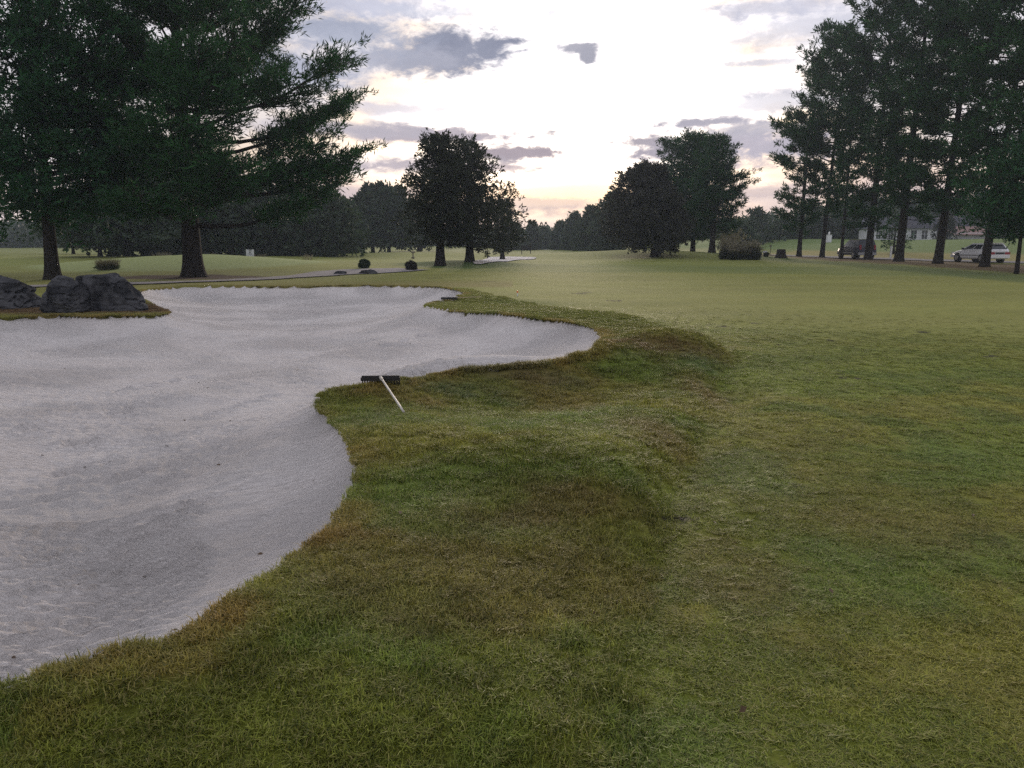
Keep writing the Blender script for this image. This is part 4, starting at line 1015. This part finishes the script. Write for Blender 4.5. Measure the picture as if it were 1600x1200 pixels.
def plume_grass(label, u, vb, wpx, hpx, seed, dark=.72, n=110, group=None, d=None, base=True):
    q = ground(u, vb); d = d or q[1]; x = at(u, vb, d)[0]; z = gz(x, d); w = wpx/F*d/2; h = hpx/F*d
    g = np.random.default_rng(seed); root = thing('ornamental_grass', label, 'ornamental grass', (x, d, z), 0, group)
    def blades(n, r0, h0, h1, wd, lean, name, m, tb):
        a = g.uniform(0, 2*PI, n); rb = r0*np.sqrt(g.uniform(0, 1, n)); b = np.stack([np.cos(a)*rb, np.sin(a)*rb, a*0-.02], 1)
        hh = g.uniform(h0, h1, n); out = np.stack([np.cos(a), np.sin(a), a*0], 1)*(lean*hh*g.uniform(.2, 1.2, n)*(rb/r0*.7+.3))[:, None]
        up = np.stack([a*0, a*0, hh], 1); m_ = b+out*.4+up*.62; t_ = b+out+up
        s = np.stack([-np.sin(a+1), np.cos(a+1), a*0], 1)*wd/2
        V = np.stack([b-s, b+s, m_+s*1.2, m_-s*1.2, t_], 1).reshape(-1, 3); i = np.arange(n)[:, None]*5
        ti = np.repeat(np.clip(g.normal(tb, .2, n), 0, 1), 5)
        return link(name, mesh_np(name, V, [i+np.array([[0, 1, 2, 3]]), i+np.array([[3, 2, 4]])], {'tint': ti}, False, (m,)), root), t_
    hb = h*dark*g.uniform(.85, 1.1) if dark > .35 else h*.4
    nn = 700; a_ = g.normal(0, 1, (nn, 3)); a_[:, 2] = np.abs(a_[:, 2]); a_ /= np.linalg.norm(a_, axis=1)[:, None]
    rr = g.uniform(.3, 1, nn)**.5*(.75+.5*vnoise(a_[:, 0]*3+5, a_[:, 2]*3+a_[:, 1]*3, seed))
    V, Qd, ti = foliage(a_*rr[:, None]*np.array([w*.85, w*.7, hb*.85])+np.array([0, 0, .03]), a_, np.full(nn, .28*max(hb, .4)), 5, g, .5, .14, .2, .5)
    if dark > .35: tag(link('foliage', mesh_np('foliage', V, [Qd], {'tint': ti}, False, (M['broad'] if dark < .71 else M['cedar'],)), root), kind='stuff')
    o, tips = blades(n, w*.62, h*.55, h*1.05, .014, .45, 'stems', M['straw'], .5)
    tag(o, kind='stuff')
    V, Qd, ti = foliage(tips-np.array([0, 0, .1*h]), np.tile(np.array([[0, 0, 1.]]), (n, 1)), np.full(n, .17*h), 5, g, .45, .2, .5)
    o = link('plumes', mesh_np('plumes', V, [Qd], {'tint': ti}, False, (M['straw'],)), root); tag(o, kind='stuff')
GG = 'ornamental grasses on the right lawn'
plume_grass('leftmost bushy clump of tall ornamental grass near the right pines', 1134, 405, 17, 30, 1, group=GG)
plume_grass('narrow ornamental grass clump, second from left, between wider clumps', 1147, 406, 9, 25, 2, group=GG)
plume_grass('small ornamental grass clump squeezed against the widest clump', 1157, 405.5, 8, 23, 3, group=GG)
plume_grass('widest and roundest ornamental grass clump, right end of its row', 1176, 406, 23, 27, 4, group=GG)
plume_grass('wispy tall ornamental grass behind the bushy clumps', 1140, 401, 36, 36, 5, .2, group=GG, d=86)
plume_grass('wide low clump with pale plumes behind the boulders', 168, 421, 42, 15, 6, .7, 420, 'pale plumed grasses round the left mound')
plume_grass('row of pale plumes on the mound crest left of the big pine trunk', 254, 405, 42, 11, 7, .3, 90, 'pale plumed grasses round the left mound', 62)
plume_grass('pale plume tuft just right of the big pine trunk', 334, 406, 22, 9, 8, .3, 50, 'pale plumed grasses round the left mound', 62)
plume_grass('pale plume tuft at the foot of the white sign', 406, 408, 26, 9, 9, .3, 60, 'pale plumed grasses round the left mound', 60)
plume_grass('rightmost pale plume tuft on the mound, before the wood edge', 482, 411, 26, 9, 10, .3, 60, 'pale plumed grasses round the left mound', 58)
def weed(label, u, v, hpx, seed, group):
    q = ground(u, v); d = q[1]; h = hpx/F*d; g = np.random.default_rng(seed); A = Acc()
    for k in range(5):
        a = g.uniform(0, 2*PI); L = h*g.uniform(.5, 1.1); b = np.array([g.normal(0, .06), g.normal(0, .03), 0]); t_ = np.array([math.cos(a)*L*.6, math.sin(a)*L*.3, L])
        P = np.array([b, b+t_*.5+g.normal(0, .012, 3), b+t_]); A.tube(P, [.0016, .0012, .0007], 3, cap=False)
        for j in range(4):
            s = b+t_*g.uniform(.4, 1); e = s+np.array([g.normal(0, .05), g.normal(0, .02), g.uniform(.01, .05)]); A.tube([s, e], [.001, .0006], 3, cap=False)
    o = A.build('weed', M['weed'], None, False, (q[0], q[1], gz(*q)-.02)); tag(o, label, 'weed', group)
WG = 'wispy weeds on the bunker lip'
weed('wispy dry weed on the bunker lip, right above the black rake head', 606, 594, 14, 1, WG)
weed('wispy dry weed with spread stems, right of the rake on the bunker lip', 665, 590, 22, 2, WG)
weed('tallest wispy weed on the bunker lip, farthest from the rake', 722, 582, 26, 3, WG)

def debris():
    g = np.random.default_rng(77); n = 900
    rr = g.uniform(2.5, 26, n)**1.0; tt = g.uniform(rad(-44), rad(40), n); x, y = rr*np.sin(tt), rr*np.cos(tt)
    sd = SD(x, y); ok = (sd > .1) & (g.uniform(0, 1, n) < .28) | (sd < -.3) & (g.uniform(0, 1, n) < .16)
    x, y, sd = x[ok], y[ok], sd[ok]; z = np.where(sd > 0, S(x, y, sd), G(x, y)+.018)+.006
    n = len(x); a = g.uniform(0, 2*PI, n); L = g.uniform(.008, .024, n); w = L*g.uniform(.25, .7, n)
    d = np.stack([np.cos(a), np.sin(a), g.normal(0, .25, n)], 1)*L[:, None]; s_ = np.stack([-np.sin(a), np.cos(a), g.normal(.2, .3, n)], 1)*w[:, None]
    P = np.stack([x, y, z], 1); V = np.stack([P-d, P-s_*.8+d*.1, P+d, P+s_+np.array([0, 0, .004])], 1).reshape(-1, 3); i = np.arange(n)[:, None]*4
    me = mesh_np('fallen_leaves', V, [i+np.array([[0, 1, 2]]), i+np.array([[0, 2, 3]])], {'tint': np.repeat(g.uniform(0, .6, n), 4)}, False, (M['debris'],))
    tag(link('fallen_leaves', me), 'tiny fallen leaves and needles scattered on sand and turf', 'leaves', kind='stuff')
M['debris'] = leaf_mat('dead_leaf', (.045, .030, .018), (.14, .085, .045), .1)
debris()
# ------------------------------------------------------------------ rakes
def rake(label, hu, hv, eu, ev, headpx, wood, lift=.035, length=None):
    a = ground(hu, hv); b = ground(eu, ev)
    if length is not None:
        dd = (b-a)/np.linalg.norm(b-a); b = a+dd*length
    d = a[1]; hw = headpx/F*d
    za = gz(*a)+lift; zb = gz(*b)+lift*.9
    root = thing('bunker_rake', label, 'rake', (a[0], a[1], za), 0, 'bunker rakes')
    v = np.array([b[0]-a[0], b[1]-a[1], zb-za])
    ang = 0.05
    A = Acc(); A.box((0, 0, .02), (hw, .055, .035), ang); A.box((0, 0, .045), (hw*.96, .02, .02), ang); A.build('head', M['black'], root)
    T_ = Acc(); n = 16
    for k in range(n):
        s = (k/(n-1)-.5)*hw*.94; T_.box((s*math.cos(ang), s*math.sin(ang)+.015, -.02), (.012, .012, .05), ang)
    tag(T_.build('teeth', M['black'], root), kind='stuff')
    u = v/np.linalg.norm(v); A = Acc(); A.tube([np.array([0, 0, .035]), np.array([0, 0, .035])+u*.12], [.020, .016], 8); A.build('socket', M['handle' if not wood else 'black'], root)
    A = Acc(); P = np.linspace(0, 1, 8)[:, None]*(v-u*.1)+u*.1+np.array([0, 0, .035]); gp = np.array([gz(a[0]+p[0], a[1]+p[1])-za+.035 for p in P]); P[:, 2] = np.maximum(P[:, 2], gp)
    A.tube(P, .0105, 8); A.build('handle', M['tan' if wood else 'handle'], root, True)
rake('bunker rake with black head and pale handle lying on the near grass lip', 595, 600, 631, 655, 62, False)
rake('far bunker rake with black head and tan handle lying on the grass tongue', 702, 469.5, 738, 468, 26, True, length=.9)

# ------------------------------------------------------------------ signs and small items
def sign():
    p = at(391.5, 408, 60); x, y = p[0], 60.0; z = gz(x, y); k = 60/F
    root = thing('notice_board', 'white framed sign board on posts at the wood edge, behind the left mound', 'sign', (x, y, z), .06)
    top = at(391, 389.5, 60)[2]-z; w = 11.5*k; b = 0.05
    for s in (-1, 1):
        A = Acc(); A.box((s*(w/2-.04), 0, (top)/2), (.08, .08, top)); A.build('post', M['signface'], root)
    A = Acc(); A.box((0, .0, top*.70), (w-.165, .04, top*.50)); A.build('panel', M['signface'], root)
    A = Acc(); A.box((0, .0, top*.34), (w-.165, .04, top*.18)); A.build('lower_panel', M['signface'], root)
    A = Acc()
    A.box((-.06, -.026, top*.87), (.03, .008, .07)); A.box((.03, -.026, top*.88), (.14, .008, .025)); A.box((.09, -.026, top*.83), (.025, .008, .09)); A.box((0, -.026, top*.80), (.05, .008, .05))
    A.box((.02, -.026, top*.70), (.07, .008, .07)); A.box((-.05, -.026, top*.705), (.05, .008, .05)); A.box((0, -.026, top*.57), (w*.55, .008, .03)); A.box((.04, -.026, top*.55), (w*.35, .008, .025))
    A.build('print', M['print'], root)
sign()
def small(name, label, cat, u, v, d, fn, rz=0, group=None):
    if d is None: d = ground(u, v)[1]
    x = at(u, v, d)[0]; z = gz(x, d); root = thing(name, label, cat, (x, d, z), rz, group); fn(root, d/F); return root
def ball_washer(r, k):
    A = Acc(); A.box((0, 0, .28), (.10, .10, .56)); A.build('post', M['wood'], r); A = Acc(); A.box((0, 0, .62), (.34, .22, .14)); A.build('cap', M['wood'], r); A = Acc(); A.box((0, -.01, .10), (.30, .2, .12)); A.build('base', M['wood'], r)
small('tee_post', 'grey tee marker post on the slope left of the cedars', 'post', 645.5, 404.5, None, ball_washer)
def dark_bench(r, k):
    A = Acc(); A.box((0, 0, .50), (1.15, .45, .06)); A.build('seat', M['black'], r)
    A = Acc(); A.box((0, .22, .80), (1.15, .05, .50)); A.build('backrest', M['black'], r)
    for sx in (-.5, .5):
        A = Acc(); A.box((sx, 0, .235), (.08, .42, .47)); A.build('leg', M['black'], r)
    A = Acc(); A.box((.52, .1, 1.1), (.22, .2, .18)); A.build('box', M['black'], r)
small('bench', 'tiny dark bench silhouette in the gap beyond the far bunker', 'bench', 822, 399, 88, dark_bench)
def marker(r, k):
    A = Acc(); A.tube([(0, 0, 0), (0, 0, .13)], [.02, .016], 6); A.build('stake', M['white'], r); A = Acc(); A.box((0, 0, .14), (.05, .04, .06)); A.build('flag', M['orange'], r)
small('marker', 'tiny orange marker stake on the pale green beyond the tongue', 'marker', 808.5, 463, None, marker)
def whitepost(r, k):
    A = Acc(); A.box((0, 0, .55), (.16, .14, 1.1)); A.build('post', M['white'], r); A = Acc(); A.box((0, 0, 1.12), (.19, .18, .06)); A.build('cap', M['white'], r)
small('white_post', 'short white post against the thick pine right of the dark car', 'post', 1391.5, 401, 76, whitepost)
def pillar(r, k):
    A = Acc(); A.box((0, 0, .55), (.62, .6, 1.1)); A.build('column', M['white'], r); A = Acc(); A.box((0, 0, 1.12), (.7, .68, .05)); A.build('cap', M['white'], r)
    A = Acc(); A.tube([(0, 0, 1.145), (0, 0, 1.3), (0, 0, 1.5), (0, 0, 1.58)], [.06, .14, .13, .03], 8); A.build('lantern', M['lamp'], r)
small('gate_pillar', 'white gate pillar with lantern between the second and third row pines', 'pillar', 1294.5, 381, 118, pillar)
def sgn2(r, k):
    A = Acc(); A.box((0, 0, .34), (.44, .05, .22)); A.build('plate', M['signface'], r); A = Acc(); A.box((-.12, .03, .2), (.05, .05, .42)); A.box((.12, .03, .2), (.05, .05, .42)); A.build('stand', M['wood'], r)
small('lawn_sign', 'small white sign on short legs between the ornamental grasses and the stump', 'sign', 1195, 399, 80, sgn2)
def tallpost(r, k):
    A = Acc(); A.tube([(0, 0, 0), (0, 0, .95)], [.035, .03], 6); A.build('pole', M['wood'], r); A = Acc(); A.box((0, 0, .98), (.2, .05, .16)); A.build('plate', M['wood'], r)
small('stake', 'thin dark stake with a small plate left of the stump', 'post', 1203, 402, 78, tallpost)
def tboxf(r, k):
    A = Acc(); A.box((0, 0, 0), (.30, .10, .46)); A.build('casing', M['signface'], r); A = Acc(); A.box((0, -.055, 0), (.13, .012, .24)); A.build('front_panel', M['print'], r); A = Acc(); A.box((0, 0, .27), (.10, .06, .10)); A.build('top', M['signface'], r)
bx = at(1019.5, 383, 73.2); rt = thing('trunk_box', 'small white box sign fixed on the juniper trunk', 'sign', tuple(bx)); tboxf(rt, 0)
def stick():
    q = ground(150, 452); A = Acc(); p0 = at(152, 430, 20.5); p1 = at(164, 437, 20.0); A.tube([p1, (p0+p1)/2+np.array([0, 0, .01]), p0], [.02, .018, .015], 5)
    p2 = at(168, 470, 19.8); A.tube([p2, p1], [.022, .02], 5)
    o = A.build('dead_branch', M['bark']); tag(o, 'bare stick poking up from behind the long boulder', 'stick')
stick()

# ------------------------------------------------------------------ houses
def house():
    d = 128; xl = at(1366, 380, d)[0]; xr = at(1462, 380, d)[0]; zb = gz((xl+xr)/2, d)
    ztop = at(1410, 356, d)[2]-zb; cx = (xl+xr)/2; w = xr-xl
    root = thing('white_house', 'long white house with tall framed windows behind the row of pines', 'house', (cx, d, zb-.1))
    A = Acc(); A.box((0, 3, ztop/2), (w, 6, ztop)); A.build('wall', M['white'], root)
    A = Acc(); A.poly_prism([(-w/2-.4, ztop+.01), (w/2+.4, ztop+.01), (w/2-.6, ztop+1.9), (-w/2+.8, ztop+1.9)], -.5, 6.4); A.build('roof', M['roof'], root)
    for u in (1372, 1382, 1391, 1427, 1444):
        x = at(u, 370, d)[0]-cx; ww = .75 if u < 1400 else .95; hh = ztop*.72
        A = Acc(); 
        for sx in (-1, 1): A.box((x+sx*(ww/2+.07), -.05, hh/2+.25), (.14, .10, hh))
        A.box((x, -.05, hh+.25+.07), (ww+.28, .10, .14)); A.box((x, -.05, .18), (ww+.28, .12, .13))
        f = A.build('window', M['white'], root)
        A = Acc(); A.box((x, -.012, hh/2+.25), (ww-.004, .03, hh-.004)); A.build('pane', M['glass'], f)
        A = Acc(); A.box((x, -.045, hh/2+.25), (.05, .03, hh-.01)); A.box((x, -.045, hh*.55+.25), (ww-.01, .032, .05)); A.build('mullion', M['white'], f)
    # gabled garage wing
    x0 = at(1478, 380, d)[0]-cx; x1 = at(1538, 380, d)[0]-cx; gw = x1-x0; gx = (x0+x1)/2; gh = at(1500, 363, d)[2]-zb
    root2 = thing('garage', 'garage with faded red roof and two pale doors, partly behind the leaning pine', 'garage', (cx+gx, d-2, zb-.1))
    A = Acc(); A.box((0, 3, gh/2), (gw, 6, gh)); A.build('wall', M['white'], root2)
    A = Acc(); A.poly_prism([(-.7, gh-.25), (5, gh+1.1), (5, gh+.98), (-.7, gh-.38)], -gw/2-.35, gw/2+.35)
    V = np.concatenate(A.V); A.V = [np.stack([V[:, 1], V[:, 0], V[:, 2]], 1)]; A.build('roof', M['redroof'], root2)
    for k, sx in enumerate((-1, 1)):
        dd = Acc().box((sx*gw*.235, -.03, gh*.42), (gw*.42, .06, gh*.78)).build('garage_door', M['garage'], root2)
        A = Acc()
        for j in range(3): A.box((sx*gw*.235, -.066, gh*(.22+.2*j)), (gw*.41, .012, .04))
        A.build('panel_groove', M['greytrim'], dd)
    # grey gable behind
    A = Acc(); g0 = at(1478, 352, d)[0]-cx-gx; A.poly_prism([(-gw/2-1.2, gh-.2), (gw/2+.6, gh-.2), (gw/2-.8, gh+3.0), (-gw*.1, gh+3.0)], 6.3, 9); A.build('back_roof', M['roof'], root2)
house()
def far_house():
    d = 150; p = at(1208, 384, d); z = gz(p[0], d); root = thing('far_house', 'small far house with pale gable in the trees left of the row', 'house', (p[0], d, z-.5))
    A = Acc(); A.box((0, 2, .9), (5, 4, 2.4)); A.build('wall', M['white'], root)
    A = Acc(); A.poly_prism([(-3, 2.1), (3, 2.1), (.6, 3.9), (-.6, 3.9)], -.3, 4.3); A.build('roof', M['roof'], root)
    A = Acc(); A.poly_prism([(-.3, 2.2), (2.2, 2.2), (1.0, 3.6)], -.5, -.35); A.build('gable', M['white'], root)
    A = Acc(); A.box((.9, -.03, 1.2), (.9, .06, 1.0)); A.build('window', M['glass'], root)
far_house()
def porch():
    d = 150; p = at(1003, 391, d); z = gz(p[0], d); root = thing('far_porch', 'pale far building with white columns seen under the juniper crown', 'building', (p[0], d, z-.1))
    for k in range(4):
        A = Acc(); A.box(((k-1.5)*1.05, 0, 1.2), (.38, .38, 2.4)); A.build('column', M['white'], root)
    A = Acc(); A.box((0, 1.4, 1.2), (4.6, 2.2, 2.38)); A.build('wall', M['garage'], root)
    A = Acc(); A.box((0, .9, 2.55), (5.4, 3.6, .28)); A.build('roof', M['roof'], root)
porch()

# ------------------------------------------------------------------ cars (x forward, y left)
def car(name, label, cat, x, y, heading, L, W, Hh, paint, lower, hood, cabin, suv):
    z = gz(x, y)+.05
    root = thing(name, label, cat, (x, y, z), heading)
    # lower body: stations along x with rings
    st = hood  # (x, half width, z bottom, z shoulder, z top-centre)
    V = []; n = 10
    for (sx, hw, z0, zs, zt) in st:
        ring = [(-hw*.86, z0), (-hw*.98, z0+.10), (-hw, z0+(zs-z0)*.55), (-hw*.95, zs-.02), (-hw*.80, zt), (hw*.80, zt), (hw*.95, zs-.02), (hw, z0+(zs-z0)*.55), (hw*.98, z0+.10), (hw*.86, z0)]
        V += [(sx, a, b) for a, b in ring]
    m = len(st); i = np.arange(m-1)[:, None]*n; j = np.arange(n)[None]
    Qd = np.stack([i+j, i+n+j, i+n+(j+1) % n, i+(j+1) % n], -1).reshape(-1, 4)
    A = Acc(); A.add(V, Qd)
    for e in (0, m-1):
        c = A.n; A.V.append(np.array([np.mean(V[e*n:(e+1)*n], 0)])); A.n += 1; jj = np.arange(n)
        A.T.append(np.stack([np.full(n, c), e*n+jj, e*n+(jj+1) % n], -1))
    A.build('body', paint, root, False)
    # greenhouse: base and roof outlines
    (b0, b1, t0, t1, zb, zt, wb, wt) = cabin   # base x range (rear, front), roof x range, z, half widths
    A = Acc()
    P = [(b0, -wb, zb), (b1, -wb, zb), (b1, wb, zb), (b0, wb, zb), (t0, -wt, zt), (t1, -wt, zt), (t1, wt, zt), (t0, wt, zt)]
    A.add(P, [(0, 1, 5, 4), (1, 2, 6, 5), (2, 3, 7, 6), (3, 0, 4, 7), (4, 5, 6, 7)]); 
    A.box(((t0+t1)/2, 0, zt+.025), (t1-t0+.02, wt*2*.92, .05)); A.build('cabin', paint, root)
    P = np.array(P, float)
    def pane(q, name, off=.012):
        q = np.array(q); nrm = np.cross(q[1]-q[0], q[3]-q[0]); nrm /= np.linalg.norm(nrm)
        c = q.mean(0); 
        if np.dot(nrm, c-np.array([(b0+b1)/2, 0, (zb+zt)/2])) < 0: nrm = -nrm
        A = Acc(); A.add(np.concatenate([q-nrm*.01, q+nrm*off]), [(0, 1, 2, 3), (4, 5, 6, 7), (0, 1, 5, 4), (1, 2, 6, 5), (2, 3, 7, 6), (3, 0, 4, 7)]); return A.build(name, M['glass'], root)
    def quad(c0, c1, c2, c3, s0, s1, v0=.12, v1=.88):
        bot = lambda s: c0*(1-s)+c1*s; top = lambda s: c3*(1-s)+c2*s
        f = lambda s, v: bot(s)*(1-v)+top(s)*v
        return [f(s0, v0), f(s1, v0), f(s1, v1), f(s0, v1)]
    for sgn, (a, b, c, dd) in ((-1, (0, 1, 5, 4)), (1, (3, 2, 6, 7))):
        for s0, s1 in ((.05, .28), (.32, .60), (.64, .93)):
            pane(quad(P[a], P[b], P[c], P[dd], s0, s1), 'side_window')
    pane(quad(P[1], P[2], P[6], P[5], .07, .93), 'windscreen'); pane(quad(P[0], P[3], P[7], P[4], .08, .92), 'rear_window')
    # wheels
    wx = (L*.5-.85, -L*.5+.85); wr = .31 if not suv else .36
    for a in wx:
        for s in (-1, 1):
            A = Acc(); A.tube([(a, s*(W/2-.02), wr), (a, s*(W/2-.20), wr)], [wr+.07, wr+.07], 18); A.build('wheel_arch', M['tyre'], root)
            A = Acc(); A.tube([(a, s*(W/2-.20), wr), (a, s*(W/2-.18), wr), (a, s*(W/2+.01), wr), (a, s*(W/2+.03), wr)], [wr*.9, wr, wr, wr*.9], 18); wh = A.build('wheel', M['tyre'], root)
            A = Acc(); A.tube([(a, s*(W/2+.02), wr), (a, s*(W/2+.045), wr)], [wr*.64, wr*.60], 10); A.build('rim', M['rim'], wh)
    sh = st[0][3]
    for s in (-1, 1):
        A = Acc(); A.box((-L/2+.04, s*(W/2-.24), sh-.17 if not suv else sh+.02), (.12, .42 if not suv else .16, .17 if not suv else .42)); A.build('tail_light', M['red'], root)
        A = Acc(); A.box((L/2-.10, s*(W/2-.28), .66), (.16, .36, .15)); A.build('headlight', M['lamp'], root)
        A = Acc(); A.box((b1-.35, s*(W/2+.04), zb+.08), (.12, .16, .13)); A.build('mirror', M['black'] if not suv else M['rim'], root)
        A = Acc(); A.box((0, s*(W/2-.002), .52), (L*.62, .03, .07)); A.build('side_trim', lower, root)
        if suv:
            A = Acc(); A.box(((t0+t1)/2, s*(wt-.12), zt+.09), ((t1-t0)*.85, .04, .04)); A.build('roof_rail', M['rim'], root)
    A = Acc(); A.box((-L/2+.02, 0, .46), (.16, W*.92, .24)); A.build('rear_bumper', lower if suv else paint, root)
    A = Acc(); A.box((L/2-.02, 0, .44), (.14, W*.90, .22)); A.build('front_bumper', lower if suv else paint, root)
    if not suv:
        A = Acc(); A.box((-L/2-.02, 0, sh-.17), (.02, .72, .14)); A.build('number_panel', M['black'], root)
        A = Acc(); A.box((t0-.10, 0, zt+.06), (.20, wt*1.9, .03)); A.build('spoiler', paint, root)
    return root
cy = 60.5; cxp = at(1529, 406, cy)[0]
car('silver_wagon', 'silver estate car seen from its rear side, partly behind the leaning pine', 'car', cxp, cy, rad(96), 4.4, 1.72, 1.42, M['silver'], M['greytrim'],
    [(-2.2, .70, .36, .86, .90), (-2.12, .82, .26, .92, .95), (-1.4, .86, .24, .94, .97), (.4, .86, .22, .92, .95), (.95, .85, .22, .90, .94), (1.75, .80, .24, .76, .80), (2.12, .70, .28, .62, .65), (2.2, .60, .36, .56, .58)],
    (-2.10, 1.05, -1.75, .15, .93, 1.38, .78, .58), False)
sy = 74; sx_ = at(1337, 403, sy)[0]
car('dark_suv', 'dark blue four-wheel-drive with silver lower trim, between the thin pine and a thick one', 'car', sx_, sy, rad(91), 4.5, 1.82, 1.75, M['navy'], M['greytrim'],
    [(-2.25, .80, .40, 1.02, 1.05), (-2.18, .88, .32, 1.05, 1.08), (-1.4, .91, .30, 1.06, 1.09), (.5, .91, .30, 1.04, 1.07), (1.0, .90, .30, 1.02, 1.06), (1.8, .87, .32, .94, .98), (2.18, .80, .36, .84, .86), (2.25, .72, .42, .76, .78)],
    (-2.20, 1.10, -2.0, .30, 1.05, 1.68, .83, .66), True)

# ------------------------------------------------------------------ morning haze
def haze():
    m = bpy.data.materials.new('haze'); m.use_nodes = True; nt = m.node_tree; nt.nodes.clear()
    out = nt.nodes.new('ShaderNodeOutputMaterial'); v = nt.nodes.new('ShaderNodeVolumePrincipled')
    v.inputs['Density'].default_value = .00055; v.inputs['Color'].default_value = (.70, .80, .96, 1); v.inputs['Anisotropy'].default_value = .25
    nt.links.new(v.outputs[0], out.inputs['Volume'])
    A = Acc(); A.box((0, 0, 12.5), (1420, 1420, 40))
    o = A.build('haze', m); tag(o, 'thin morning haze over the course', 'haze', kind='stuff')
haze()
